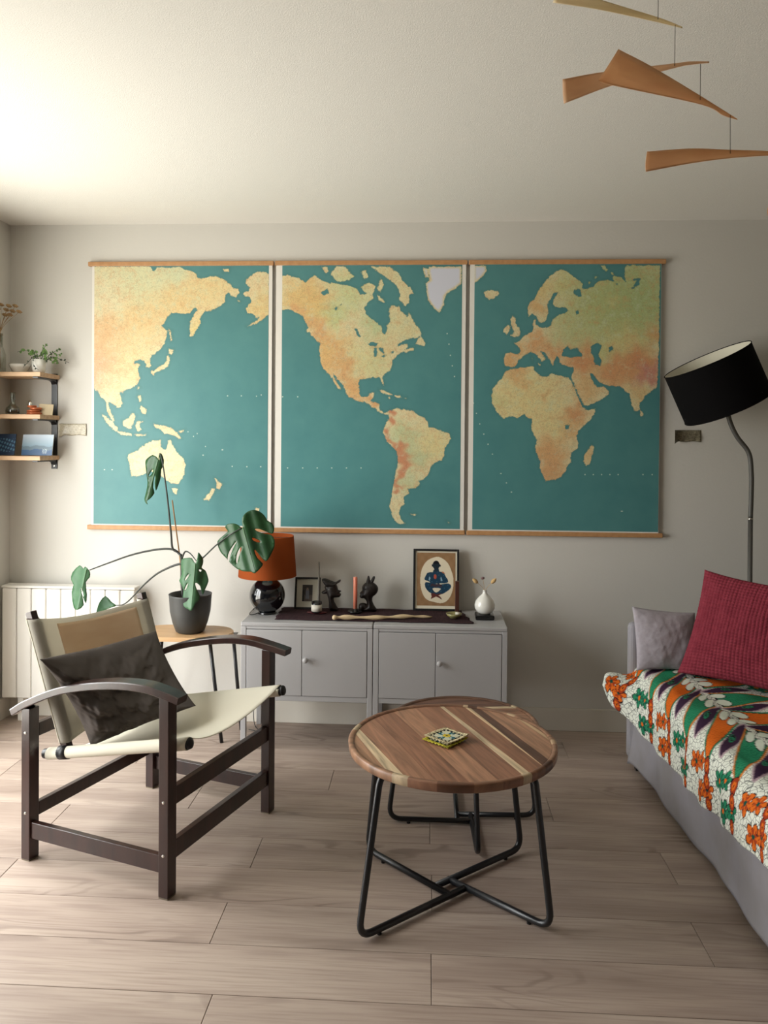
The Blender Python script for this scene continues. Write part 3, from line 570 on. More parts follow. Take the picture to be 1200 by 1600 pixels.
vine([(60, 572, -.115), (58, 553, -.13), (50, 548, -.14), (47, 556, -.15)], m_leafsm, 6, .018)
vine([(62, 572, -.115), (64, 552, -.12), (70, 542, -.11), (74, 537, -.10)], m_leafsm, 6, .014)
vine([(62, 572, -.115), (68, 550, -.11), (72, 556, -.12), (74, 566, -.13)], m_leafsm, 6, .018)
vine([(62, 572, -.115), (76, 556, -.10), (88, 548, -.09), (95, 545, -.08)], m_leafsm, 8, .013)
vine([(62, 572, -.115), (78, 560, -.10), (88, 562, -.09), (92, 568, -.09)], m_leafsm, 7, .014)
vine([(62, 572, -.115), (80, 558, -.10), (96, 562, -.08), (108, 567, -.07)], m_leafdk, 7, .012)
vine([(60, 572, -.125), (53, 560, -.15), (52, 570, -.165), (60, 578, -.17)], m_leafdk, 5, .010)
for a_, b_, n_, z_ in (((60, 572, -.115), [(56, 556, -.11), (50, 552, -.10), (44, 552, -.09)], 7, .019), ((62, 572, -.115), [(68, 552, -.12), (71, 548, -.13), (72, 560, -.14)], 7, .019), ((62, 572, -.115), [(76, 562, -.11), (84, 566, -.10), (90, 558, -.09)], 8, .015), ((62, 572, -.115), [(80, 552, -.10), (90, 554, -.09), (97, 552, -.08)], 7, .013)):
    vine([a_]+b_, m_leafsm, n_, z_)
# dried sprigs in a tall bottle at the very left
t = thing('dried_sprigs', 'dried brown seed sprigs standing in a tall bottle above the shelf', 'dried flowers', (-2.10, -.10, ZT))
obj('bottle', lathe([(.001, 0), (.024, 0), (.026, .01), (.026, .09), (.012, .13), (.010, .19), (.013, .195), (.010, .195), (.009, .13), (.001, .12)], (-2.108, -.14, ZT), 20), m_glass, t, True)
for a, b in (((2, 560), (8, 492)), ((0, 560), (14, 478)), ((2, 560), (2, 476)), ((2, 565), (30, 487)), ((1, 560), (0, 522)), ((2, 560), (20, 486)), ((2, 560), (10, 484)), ((2, 560), (16, 492)), ((2, 560), (-4, 482)), ((2, 560), (24, 478))):
    q = spline([V3((-2.108, -.14, ZT+.02)), (V3((-2.108, -.14, ZT+.2))), at(b[0], b[1], Y=-.10)], 6); st = obj('stalk', tube(q, .001, 5), m_twig, t)
    e = q[-1]; obj('seed_head', inflate([(-16, 0), (-8, 7), (4, 8), (16, 1), (6, -7), (-8, -7)], .008, lambda x, y, h, e=e: e+V3((x*.0011, h, y*.0011+x*-.0003)), 3), m_twig, st, True)
# carafe, clay stack, card on the middle board
ZM = 1.532
p = pt(20, 640, -.12)
o = obj('carafe', lathe([(.001, .002), (.028, .0), (.033, .006), (.034, .02), (.030, .034), (.016, .048), (.011, .058), (.011, .098), (.014, .112), (.012, .112), (.009, .098), (.009, .058), (.014, .046), (.028, .032), (.031, .02), (.001, .006)], (p.x, -.12, ZM), 32), m_glass, None, True, loc=(p.x, -.12, ZM)); prop(o, 'clear glass carafe with a narrow neck on the middle shelf board', 'carafe')
o2 = obj('liquid', lathe([(.001, .008), (.030, .009), (.030, .022), (.028, .027), (.001, .027)], (p.x, -.12, ZM), 24), mat('dark_liquid', (70, 66, 56), .2), o, True)
p = pt(52, 640, -.14)
t = thing('trinket_stack', 'stack of small copper coloured clay dishes on the middle shelf board', 'dishes', (p.x, -.13, ZM))
for k, (r, h) in enumerate(((.036, .012), (.032, .012), (.028, .012), (.022, .010))):
    z = ZM+sum(q[1] for q in ((.036, .012), (.032, .012), (.028, .012), (.022, .010))[:k])
    obj('dish', lathe([(.001, 0), (r*.8, 0), (r, h*.35), (r*.98, h*.8), (r*.9, h), (.001, h*.8)], (p.x+.004*k*(-1)**k, -.13, z), 28), m_copper, t, True)
obj('bell', lathe([(.001, .022), (.005, .021), (.009, .013), (.010, 0)], (p.x-.018, -.135, ZM+.046), 16), m_chrome, t, True)
c0 = pt(86, 645, -.10)
o = obj('note_card', xf(box(-.034, .034, -.003, .003, 0, .055, .001), Matrix.Translation((-1.892, -.115, ZM)) @ Matrix.Rotation(math.radians(-14), 4, 'X') @ Matrix.Rotation(math.radians(10), 4, 'Z')), mat('beige_card', (196, 180, 148), .8), None, loc=(-1.892, -.115, ZM)); prop(o, 'small beige card leaning at the right end of the middle shelf board', 'card')
# two picture cards on the bottom board
ZB = 1.330
def raster(name, corners, nx, ny, fn, m, parent=None, loc=None, off=0):
    """corners: tl,tr,br,bl; fn(u,v)->rgb arrays, v down"""
    tl, tr, br, bl = [V3(q) for q in corners]
    v = [(tl*(1-u)+tr*u)*(1-w)+(bl*(1-u)+br*u)*w for w in np.linspace(0, 1, ny+1) for u in np.linspace(0, 1, nx+1)]
    f = [(j*(nx+1)+i, (j+1)*(nx+1)+i, (j+1)*(nx+1)+i+1, j*(nx+1)+i+1) for j in range(ny) for i in range(nx)]
    o = obj(name, (v, f), m, parent, loc=loc)
    U, Wv = np.meshgrid(np.linspace(0, 1, nx+1), np.linspace(0, 1, ny+1)); c = fn(U.ravel(), Wv.ravel())/255
    c = np.where(c <= .04045, c/12.92, ((c+.055)/1.055)**2.4); cattr(o, c); return o
def sea_card(u, v):
    c = np.zeros((len(u), 3)); n = np.sin(u*9)*.03+np.sin(u*23+1)*.015
    top = np.array((176, 190, 202)); mid = np.array((120, 150, 168)); deep = np.array((36, 82, 128))
    a = np.clip((v-.1)/.5, 0, 1)[:, None]; c = top*(1-a)+mid*a
    k = v > .55+n; c[k] = mid*.8; k = v > .72+n; c[k] = deep
    k = (np.abs(u-.75) < .08) & (np.abs(v-.8) < .1) & (np.sin(u*90)*np.sin(v*70) > .1); c[k] = (200, 220, 226); return c
def night_card(u, v):
    r = np.random.RandomState(2); c = np.tile(np.array((26., 52., 84.)), (len(u), 1)); k = (np.abs(np.sin(u*21+v*9)*np.sin(v*17-u*5)) > .55) & (v > .2) & (v < .85); c[k] = (86, 130, 160); return c
def card_thing(label, cat, x0, x1, ytop, Yb, fn, m_body):
    a = pt(x0, 690, Yb).x; b = pt(x1, 690, Yb).x; zt = pt((x0+x1)/2, ytop, Yb+.02).z
    t = thing('picture_card', label, cat, ((a+b)/2, Yb, ZB))
    tl, tr, br, bl = V3((a, Yb+.022, zt)), V3((b, Yb+.022, zt)), V3((b, Yb, ZB+.002)), V3((a, Yb, ZB+.002)); n_ = V3((0, .004, 0))
    v = [tl, tr, br, bl, tl+n_, tr+n_, br+n_, bl+n_]
    obj('backing_board', (v, [(0, 3, 2, 1), (4, 5, 6, 7), (0, 1, 5, 4), (1, 2, 6, 5), (2, 3, 7, 6), (3, 0, 4, 7)]), m_body, t)
    raster('picture', [q-V3((0, .0008, 0)) for q in (tl, tr, br, bl)], 60, 40, fn, m_print, t)
card_thing('small painting of a pale sky over blue sea on the bottom shelf board', 'picture', 33, 81, 679, -.12, sea_card, m_paper)
card_thing('small dark blue picture at the left of the bottom shelf board', 'picture', -10, 22, 678, -.14, night_card, m_dark)

# printed strips of tape on the wall
def strip(x0, x1, ya, yb, label, m, curl):
    a = pt(x0, ya, -.003); b = pt(x1, yb, -.003); c = pt(x0, yb, -.003)
    def fn(u, v): return V3((a.x+(b.x-a.x)*u, -.0015-curl*max(0, .25-u)**2*8-.003*abs(math.sin(u*9+v*3)), a.z+(c.z-a.z)*v+.002*math.sin(u*11)*v - (.006*max(0, .2-u)*10*v)))
    o = obj('paper_strip', grid(24, 6, fn), m, None, True, loc=((a.x+b.x)/2, 0, c.z)); solidify(o, .0006); prop(o, label, 'paper strip')
strip(93, 135, 662, 680, 'pale crinkled paper strip stuck on the wall between shelf upright and map', m_tapel, .02)
strip(1052, 1095, 672, 690, 'small dark printed paper strip stuck on the wall under the black lamp shade', m_tape, .05)

# ================================================================== CABINETS
CF = -.375
def cabinet(x0, x1, label):
    t = thing('cabinet', label, 'cabinet', ((x0+x1)/2, CF/2, 0), 'two grey cabinets under the maps')
    zt, zb, yb = .588, .245, -.02
    obj('body', join(box(x0, x1, CF, yb, zt-.018, zt, .004), box(x0+.001, x0+.014, CF+.003, yb, zb, zt-.018), box(x1-.014, x1-.001, CF+.003, yb, zb, zt-.018),
        box(x0+.01, x1-.01, CF+.03, yb, zb, zb+.012), box(x0+.01, x1-.01, yb-.008, yb, zb, zt-.018)), m_grey, t)
    for x in (x0, x1-.024):
        for y in (CF, yb-.024): obj('leg', box(x, x+.024, y, y+.024, 0, zt-.019, .002), m_grey, t)
    obj('front_rail', box(x0+.0245, x1-.0245, CF+.002, CF+.02, zb-.012, zb+.012, .002), m_grey, t)
    obj('front_rail', box(x0+.0245, x1-.0245, CF+.002, CF+.02, zt-.030, zt-.0185, .001), m_grey, t)
    obj('inner_shade_sheet', box(x0+.03, x1-.03, CF+.021, CF+.026, zb+.013, zt-.032), m_dark, t)  # black sheet behind the doors, stands in for the shade inside
    xm = (x0+x1)/2-.02
    for a, b in ((x0+.0262, xm-.0012), (xm+.0012, x1-.0262)):
        d = obj('door', box(a, b, CF-.001, CF+.018, zb+.0135, zt-.0325, .0015), m_grey, t)
        if a > xm: obj('knob', lathe([(.0001, .024), (.010, .0235), (.0125, .019), (.011, .012), (.005, .008), (.005, 0)], m=Matrix(((1, 0, 0, xm+.018), (0, 0, -1, CF-.001), (0, 1, 0, .425), (0, 0, 0, 1))), seg=24), m_grey, d, True)
cabinet(-.843, -.2415, 'grey two door cabinet on legs with black globe lamp on top')
cabinet(-.2385, .362, 'grey two door cabinet on legs with the framed figure print on top')
ZC = .588

# ---- runner
def rn(u, v):
    a = V3((-.700+.915*u, -.318, 0)); b = V3((-.708+.875*u, -.06, 0)); q = a*(1-v)+b*v
    return V3((q.x+.004*math.sin(v*20), q.y+.004*math.sin(u*25), ZC+.0022+.0018*abs(math.sin(u*14+v*3))*abs(math.sin(v*6+u*2))))
o = obj('table_runner', grid(90, 24, rn), m_runner, None, True, loc=(-.26, -.18, ZC)); solidify(o, .002, 1); prop(o, 'long plum brown woven runner lying across both grey cabinets', 'runner')
# ---- table lamp
LX, LY = -.762, -.185
t = thing('table_lamp', 'table lamp with glossy black globe base and rust orange shade', 'lamp', (LX, LY, ZC))
g = []
for k in range(25):
    a = -math.pi/2+math.pi*k/24; g.append((max(.0005, .085*math.cos(a)), .087+.085*math.sin(a)))
obj('globe_base', lathe(g, (LX, LY, ZC), 48), m_gloss, t, True)
obj('foot', lathe([(.001, 0), (.044, 0), (.046, .004), (.04, .012), (.001, .012)], (LX, LY, ZC), 36), m_gloss, t, True)
obj('neck', lathe([(.018, .168), (.018, .174), (.012, .178), (.012, .215), (.001, .216)], (LX, LY, ZC), 24), m_dark, t, True)
s = obj('lamp_shade', lathe([(.138, .180), (.138, .182), (.124, .372), (.123, .372), (.1365, .182), (.138, .180)], (LX, LY, ZC), 56), m_orange, t, True)
obj('shade_ring', join(*[tube([V3((LX, LY, ZC+.365)), V3((LX+.121*math.cos(a), LY+.121*math.sin(a), ZC+.365))], .0015, 6) for a in (0, 2.09, 4.19)], tube([V3((LX, LY, ZC+.21)), V3((LX, LY, ZC+.366))], .003, 8)), m_steel, s)
obj('power_cord', tube(spline([(LX-.03, LY-.02, ZC+.008), (LX-.06, LY-.05, ZC+.003), (LX-.078, LY-.03, ZC+.003), (LX-.082, LY+.05, ZC+.003), (LX-.083, LY+.15, ZC+.003), (LX-.105, LY+.165, ZC-.05), (LX-.10, LY+.16, .2), (LX-.09, LY+.13, .02), (LX-.05, LY+.05, .004), (LX-.10, LY+.06, .004)], 6), .002, 6), m_dark, t, True)

# ---- framed pictures
def framed(name, label, px0, px1, ptop, Yb, lean, fw, matw, matm, fn, nx, ny, bottom_extra=0):
    a = pt(px0, 900, Yb).x; b = pt(px1, 900, Yb).x; Yt = Yb+lean; zt = pt((px0+px1)/2, ptop, Yt).z; zb = ZC+.0045
    t = thing(name, label, 'picture', ((a+b)/2, Yb, zb))
    w = b-a; hh = math.hypot(lean, zt-zb); ex = V3((1, 0, 0)); ez = V3((0, lean, zt-zb)).normalized(); ey = ez.cross(ex)
    m = frame_m(V3((a, Yb, zb)), ex, ey, ez)
    for bx in ((0, fw, 0, hh), (w-fw, w, 0, hh), (fw, w-fw, 0, fw), (fw, w-fw, hh-fw, hh)): obj('frame_bar', xf(box(bx[0], bx[1], -.008, .008, bx[2], bx[3], .0012), m), m_dark, t)
    obj('picture_mat', xf(box(fw, w-fw, -.001, .004, fw, hh-fw), m), matm, t)
    q = [m @ V3((x, -.0018, z)) for x, z in ((fw+matw, hh-fw-matw), (w-fw-matw, hh-fw-matw), (w-fw-matw, fw+matw+bottom_extra), (fw+matw, fw+matw+bottom_extra))]
    raster('picture', q, nx, ny, fn, m_print, t); return t
def photo(u, v):
    c = np.tile(np.array((66., 62., 62.)), (len(u), 1)); k = v > .6; c[k] = (96, 88, 82)
    k = (np.abs(u-.5) < .12+.08*v) & (v > .25) & (v < .85); c[k] = (120, 122, 132); k = (np.abs(u-.5) < .08) & (np.abs(v-.25) < .08); c[k] = (150, 130, 118); k = (u < .2) & (v > .3); c[k] = (42, 40, 42); return c
framed('framed_photograph', 'small black framed photograph with wide pale mat beside the globe lamp', 460, 499.5, 902, -.095, .035, .009, .028, m_mat, photo, 40, 50)
def PL_(P, poly): return inside(P, smooth_poly(poly, 3))
def figure(u, v):
    P = np.stack([190+u*415, 160+v*570], 1); x, y = P[:, 0], P[:, 1]; c = np.tile(np.array((150., 116., 82.)), (len(u), 1))
    nzv = np.sin(x*.07)*np.sin(y*.05); c += nzv[:, None]*6
    k = PL_(P, [(395,205),(455,215),(520,265),(562,350),(585,440),(580,540),(555,620),(510,680),(450,700),(380,690),(300,665),(252,600),(228,500),(230,400),(255,310),(310,240)]); c[k] = (226, 214, 188)
    navy = (26, 60, 84)
    for poly in ([(372,345),(360,370),(310,375),(290,400),(272,445),(290,460),(330,475),(340,490),(455,490),(520,480),(525,450),(505,420),(488,385),(470,370),(430,360),(428,340)],
                 [(285,480),(278,520),(300,560),(340,595),(400,610),(450,608),(500,585),(550,545),(560,515),(540,492),(500,490),(450,500),(400,495),(340,485)]):
        k = PL_(P, poly); c[k] = navy
    k = ((x-398)/38)**2+((y-293)/48)**2 < 1; c[k] = (30, 44, 54); k = (((x-398)/30)**2+((y-272)/22)**2 < 1) & (y < 280); c[k] = (16, 18, 24)
    for ex in (357, 440): k = ((x-ex)/8)**2+((y-298)/13)**2 < 1; c[k] = (34, 44, 50)
    k = (np.abs(x-400) < 24) & (y > 325) & (y < 362); c[k] = (28, 48, 62)
    k = ((x-388)/15)**2+((y-418)/26)**2 < 1; c[k] = (176, 84, 66)
    for poly in ([(325,415),(335,430),(330,465),(318,450)], [(452,415),(468,460),(450,465),(446,440)]): k = inside(P, poly); c[k] = (150, 180, 196)
    k = PL_(P, [(360,545),(400,538),(448,545),(430,570),(402,588),(378,575)]); c[k] = (226, 214, 188)
    k = PL_(P, [(345,598),(375,595),(410,615),(445,632),(462,665),(440,650),(400,632),(372,628),(342,660),(350,630)]); c[k] = (96, 46, 40)
    k = PL_(P, [(462,600),(430,600),(400,612),(365,630),(345,658),(380,640),(420,622)]); c[k] = (96, 46, 40)
    k = (np.abs(x-400) < 60) & (np.abs(y-512-6*np.sin(x*.1)) < 14); c[k] = (64, 50, 58)
    k = (np.sin(x*.12+y*.04)*np.sin(y*.09) > .82) & (c[:, 2] == 84); c[k] = (60, 100, 120)
    k = PL_(P, [(455,362),(480,365),(492,385),(470,378)]); c[k] = (190, 120, 84)
    return c
framed('framed_print', 'tall black framed print of a blue seated figure in a cream oval', 645.5, 717.5, 858, -.075, .045, .010, .008, mat('cream_mat', (224, 216, 194), .8), figure, 110, 150, .006)

# ---- candle jar with label on red tray, taper candle
c = at(494, 958, Z=ZC+.005)
o = obj('incense_tray', lathe([(.001, 0), (.022, 0), (.034, .004), (.036, .007), (.033, .007), (.02, .003), (.001, .003)], (0, 0, 0), 32), m_redtray, None, True); o.scale = (1.35, .55, 1); o.location = (c.x+.006, c.y-.012, ZC+.006); prop(o, 'small dark red tray under the labelled jar on the runner', 'tray'); ORG[o.name] = V3(o.location)
jx, jy, jz = c.x+.004, c.y-.012, ZC+.0105
t = thing('candle_jar', 'small black jar candle with a white label standing beside black bust', 'candle', (jx, jy, jz))
obj('jar', lathe([(.001, 0), (.0235, 0), (.025, .003), (.025, .052), (.023, .053), (.022, .046), (.001, .045)], (jx, jy, jz), 32), m_gloss, t, True)
obj('label', lathe([(.0253, .008), (.0255, .008), (.0255, .040), (.0253, .040)], (jx, jy, jz), 32), m_label, t, True)
c2 = V3((jx+.002, jy+.055, ZC+.006))
t = thing('taper_candle', 'thin tall grey taper candle behind the labelled jar', 'candle', c2)
obj('candle_body', lathe([(.001, 0), (.0055, 0), (.004, .235), (.0005, .24)], c2, 14), m_greyw, t, True)
obj('holder', lathe([(.001, 0), (.02, 0), (.02, .004), (.008, .008), (.0075, .02), (.0058, .02), (.0058, .004)], c2, 24), m_dark, t, True)
# ---- carved busts: rounded solids with the profile seen in the photograph
def bust(label, YY, head, brim, extra, th):
    ox, oy, s = 440, 840, 6.667
    sc3 = lambda q, hh, Y: (lambda p: V3((p.x, Y+hh, p.z)))(at(ox+q[0]/s, oy+q[1]/s, Y=Y))
    b = at(ox+head[0][0]/s, oy+770/s, Y=YY)
    t = thing('carved_bust', label, 'sculpture', (b.x, YY, ZC+.006))
    zmin = min(sc3(q, 0, YY).z for q in head); dz = ZC+.0055-zmin
    obj('head', inflate(smooth_poly(head, 3), th, lambda x, y, h: sc3((x, y), h, YY)+V3((0, 0, dz)), 7, power=.5), m_carved, t, True)
    for nm, e, d in extra: obj(nm, inflate(smooth_poly(e, 3), d, lambda x, y, h: sc3((x, y), h, YY)+V3((0, 0, dz)), 6), m_carved, t, True)
bust('dark carved bust of a head in a wide hat facing the pink candle', -.12,
     [(500,775),(492,700),(485,650),(470,600),(455,560),(450,520),(500,490),(560,495),(582,530),(590,560),(622,570),(606,590),(620,605),(605,635),(575,640),(545,645),(548,680),(570,720),(590,775)], None,
     [('hat', [(420,450),(450,440),(510,462),(560,478),(600,455),(617,455),(610,478),(575,500),(560,525),(480,530),(455,515),(430,480)], .030), ('hair_knot', [(415,585),(450,560),(490,545),(500,580),(470,600),(430,602)], .014)], .026)
bust('dark carved bust with a tufted headdress between pink candle and framed print', -.115,
     [(825,775),(850,740),(880,720),(885,680),(862,648),(830,645),(812,625),(818,600),(812,590),(838,560),(840,520),(870,485),(920,475),(965,485),(1000,520),(1005,560),(985,600),(950,630),(945,670),(960,710),(985,775)], None,
     [('headdress', [(880,490),(890,440),(900,410),(915,420),(925,460),(950,420),(970,415),(972,440),(955,480),(950,500),(910,505)], .012), ('shoulder', [(805,710),(850,690),(900,715),(905,770),(815,775)], .02)], .028)
# ---- pink candle in a dark dish
c = V3((at(555, 951, Y=-.16).x, -.16, ZC+.006))
t = thing('pink_candle', 'tall salmon pink candle standing in a flat dark dish', 'candle', c)
obj('dish', lathe([(.001, 0), (.03, 0), (.036, .008), (.034, .01), (.024, .006), (.012, .006), (.0115, .02), (.0102, .02), (.0102, .004)], c, 32), m_plinth, t, True)
obj('candle_body', lathe([(.001, .004), (.0098, .004), (.0098, .168), (.009, .171), (.001, .1715)], c, 24), m_pink, t, True)
obj('wick', tube([c+V3((0, 0, .170)), c+V3((.001, 0, .178))], .0008, 5), m_label, t)
# ---- driftwood stick
a, b = at(519, 965, Z=ZC+.0185), at(675, 963, Z=ZC+.0155)
q = spline([a, a.lerp(b, .12)+V3((0, 0, .001)), a.lerp(b, .45)+V3((0, -.004, -.002)), a.lerp(b, .75)+V3((0, .003, 0)), b+V3((0, 0, -.003))], 8); n = len(q)
o = obj('driftwood_stick', tube(q, [.0115*(.75+.25*math.sin(i*.9))*(1 if i < n*.7 else 1-.62*(i-n*.7)/(n*.3))*(.62 if i == 0 else 1) for i in range(n)], 10), m_drift, None, True, loc=tuple(a.lerp(b, .5))); prop(o, 'long pale driftwood stick lying along the front of the runner', 'driftwood')
# ---- olive bowl with brown candle
c = V3((at(709, 965, Z=ZC+.006).x, -.235, ZC+.006))
o = obj('olive_bowl', lathe([(.001, .003), (.012, 0), (.016, 0), (.031, .014), (.037, .024), (.035, .024), (.026, .012), (.012, .006), (.001, .006)], c, 36), m_olive, None, True, loc=tuple(c)); prop(o, 'small olive green glazed bowl in front of the framed print', 'bowl')
cc = c+V3((.016, .050, 0))
o = obj('brown_candle', join(lathe([(.001, 0), (.024, 0), (.024, .006), (.011, .012), (.001, .012)], cc, 24), box(cc.x-.0095, cc.x+.0095, cc.y-.0095, cc.y+.0095, cc.z+.010, cc.z+.165, .002)), m_brownw, None, loc=tuple(cc)); prop(o, 'dark brown square candle standing behind the olive bowl', 'candle')
o = obj('tealight', lathe([(.001, 0), (.011, 0), (.012, .011), (.001, .012)], c+V3((.018, .004, .016)), 20), m_label, None, True, loc=tuple(c+V3((.018, .004, .016)))); prop(o, 'small white tealight lying in the olive green bowl', 'candle')
# ---- vase on black dish with dried grass
vx, vy = at(757, 966, Z=ZC).x, -.20
o = obj('black_dish', box(vx-.045, vx+.043, vy-.045, vy+.04, ZC+.0005, ZC+.024, .007, 3), m_plinth, None, loc=(vx, vy, ZC)); prop(o, 'small square black stone dish under the white bulb vase', 'dish')
vz = ZC+.0245; o = None
t = thing('bulb_vase', 'round white ceramic vase with a narrow neck on black dish', 'vase', (vx, vy, vz))
obj('vase_body', lathe([(.001, 0), (.024, 0), (.036, .008), (.046, .024), (.048, .040), (.042, .060), (.028, .078), (.014, .090), (.0095, .098), (.0095, .108), (.0105, .11), (.008, .11), (.0075, .098), (.001, .09)], (vx, vy, vz), 44), m_white, t, True)
for k, (ex, ey, r, mm, lab) in enumerate(((744, 909, .010, m_straw, 'pale bunny tail grass leaning left in the bulb vase'), (770, 909, .010, m_straw, 'pale bunny tail grass leaning right in the bulb vase'), (754, 902, .008, m_purple, 'small mauve dried flower in the bulb vase'))):
    e = at(ex, ey, Y=vy-.01); b = V3((vx, vy, vz+.06)); q = spline([b, V3((vx+(e.x-vx)*.12, vy, vz+.112)), e], 6)
    st = thing('dried_grass', lab, 'dried flower', tuple(b)); obj('stalk', tube(q, .0009, 5), m_straw, st)
    d = (e-q[-4]).normalized(); m = frame_m(e-d*.012, d.orthogonal().normalized(), d.cross(d.orthogonal().normalized()), d)
    obj('seed_head', lathe([(.0005, 0), (r*.7, .006), (r, .016), (r*.7, .028), (.0005, .036)] if k < 2 else [(.0005, 0), (r, .004), (r*1.1, .010), (.0005, .014)], m=m, seg=14), mm, st, True)

# ================================================================== SIDE TABLE AND MONSTERA
TZ = .517; TX0, TX1, TY0, TY1 = -1.36, -.905, -.40, -.16
t = thing('side_table', 'small oak topped side table on thin black rod legs behind the armchair', 'table', (-1.13, -.28, 0))
def rrect(x0, x1, y0, y1, r, n=8):
    out = []
    for cx, cy_, a0 in ((x1-r, y1-r, 0), (x0+r, y1-r, 90), (x0+r, y0+r, 180), (x1-r, y0+r, 270)):
        for k in range(n+1): a = math.radians(a0+90*k/n); out.append((cx+r*math.cos(a), cy_+r*math.sin(a)))
    return out
bm = bmesh.new(); vf = prism(rrect(TX0, TX1, TY0, TY1, .115), TZ-.020, TZ); bv = [bm.verts.new(p) for p in vf[0]]
for q in vf[1]: bm.faces.new([bv[i] for i in q])
bmesh.ops.bevel(bm, geom=[e for e in bm.edges if abs(e.verts[0].co.z-e.verts[1].co.z) < 1e-5], offset=.003, segments=2, affect='EDGES')
obj('table_top', from_bm(bm), m_oak, t)
for sx, sy in ((1, -1), (1, 1), (-1, -1), (-1, 1)):
    tx = -1.0 if sx > 0 else -1.26; ty = -.33 if sy < 0 else -.22; fx = -.952 if sx > 0 and sy < 0 else (-.90 if sx > 0 else -1.33); fy = -.288 if sx > 0 and sy < 0 else (-.12 if sy > 0 else -.40)
    if sx > 0 and sy > 0: tx = -.918
    obj('leg', tube([V3((tx, ty, TZ-.021)), V3((fx, fy, 0))], .0085, 10), m_steel, t, True)
    obj('mounting_plate', box(tx-.02, tx+.02, ty-.02, ty+.02, TZ-.024, TZ-.0205), m_steel, t)
px0, py0 = -1.105, -.285
t = thing('monstera_plant', 'leggy monstera with five drooping leaves in a charcoal pot on side table', 'plant', (px0, py0, TZ))
obj('pot', lathe([(.001, .001), (.058, .001), (.066, .006), (.082, .05), (.093, .10), (.098, .172), (.0995, .178), (.095, .178), (.090, .10), (.07, .05), (.001, .04)], (px0, py0, TZ), 48), m_pot, t, True)
obj('soil', lathe([(.0005, .158), (.094, .152)], (px0, py0, TZ), 28), m_soil, t)
def zp(x, y, Y): return at(x/2.609, 680+y/2.609, Y=Y)     # points read off an enlargement of the plant
def stem(nm, pts, r0, r1, m):
    q = spline([zp(*p) for p in pts], 8); n = len(q); return obj(nm, tube(q, [r0+(r1-r0)*i/(n-1) for i in range(n)], 8), m, t, True)
stem('main_stem', [(752, 690, -.285), (742, 600, -.285), (742, 520, -.29), (736, 485, -.29)], .009, .007, m_stem)
stem('bamboo_stake', [(748, 700, -.27), (735, 520, -.27), (720, 400, -.272), (702, 265, -.275)], .0036, .0032, m_cane)
stem('petiole', [(738, 490, -.29), (705, 466, -.285), (640, 466, -.28), (540, 487, -.28), (440, 522, -.29), (365, 550, -.30)], .006, .0028, m_stem)
stem('petiole', [(742, 522, -.29), (700, 535, -.28), (640, 565, -.26), (585, 612, -.25), (530, 670, -.24), (500, 691, -.24), (465, 693, -.24)], .0055, .0022, m_stem)
stem('petiole', [(722, 475, -.29), (703, 460, -.29), (697, 400, -.29), (684, 270, -.29), (667, 140, -.28), (657, 88, -.27), (650, 75, -.265)], .006, .0022, m_stem)
stem('petiole', [(742, 500, -.29), (755, 475, -.31), (775, 482, -.34), (800, 512, -.37)], .0045, .002, m_stem)
stem('petiole', [(745, 560, -.28), (790, 530, -.31), (830, 497, -.35), (885, 445, -.40), (940, 405, -.425), (985, 378, -.424)], .0042, .003, m_stem)
def leaf(outer, holes, ox, oy, s, Y, mt, rib, bend=.02, fold=.35, tilt=(0, 0)):
    """outer in the pixels of an enlargement; rib = centre line (two points); the blade folds along the rib and droops to the tip"""
    outer = smooth_poly(outer, 2); P, T, d = cdt(outer, [smooth_poly(h, 2) for h in holes], 16 if s > 4 else 8)
    a, b = np.array(rib[0], float), np.array(rib[1], float); L_ = np.linalg.norm(b-a); e = (b-a)/L_; nrm = np.array([-e[1], e[0]])
    v = []
    for p in P:
        r_ = p-a; al = (r_@e)/L_; ac = (r_@nrm)
        m_px = 3.6/1211/s
        dY = -abs(ac)*m_px*-fold - bend*al*al + tilt[0]*ac*m_px + .004*math.sin(ac*.06)+.0
        v.append(at(ox+p[0]/s, oy+p[1]/s, Y=Y+dY))
    lf = obj('leaf', (v, T), mt, t, True); solidify(lf, .0012)
    q = []
    for k in range(9):
        p = a+(b-a)*k/8; q.append(at(ox+p[0]/s, oy+p[1]/s, Y=Y-bend*(k/8)**2-.0015))
    obj('midrib', tube(q, [.0018-.0013*k/8 for k in range(9)], 6), m_vein, lf, True)
    return lf
leaf([(822,688),(815,640),(825,600),(860,565),(910,550),(960,565),(1000,600),(1020,635),(1060,660),(1077,700),(1068,735),(1050,742),(1000,722),(955,705),(918,706),(950,728),(1000,742),(1050,752),(1078,790),(1077,850),(1055,900),(1030,945),(1003,965),(960,920),(922,872),(918,885),(940,940),(985,985),(965,1020),(920,1062),(890,1050),(830,1046),(770,1022),(720,977),(690,940),(650,900),(625,850),(618,805),(650,770),(685,740),(702,720),(680,690),(700,665),(750,660),(790,675),(812,697)],
     [[(776,800),(735,850),(704,910),(700,960),(711,975),(722,920),(745,860)], [(806,850),(785,880),(772,920),(768,965),(778,985),(790,930),(811,872)], [(898,775),(930,783),(966,808),(940,812),(905,795)]], 220, 690, 5.16, -.425, m_leaf, ((822, 690), (925, 1060)), .03, .25)
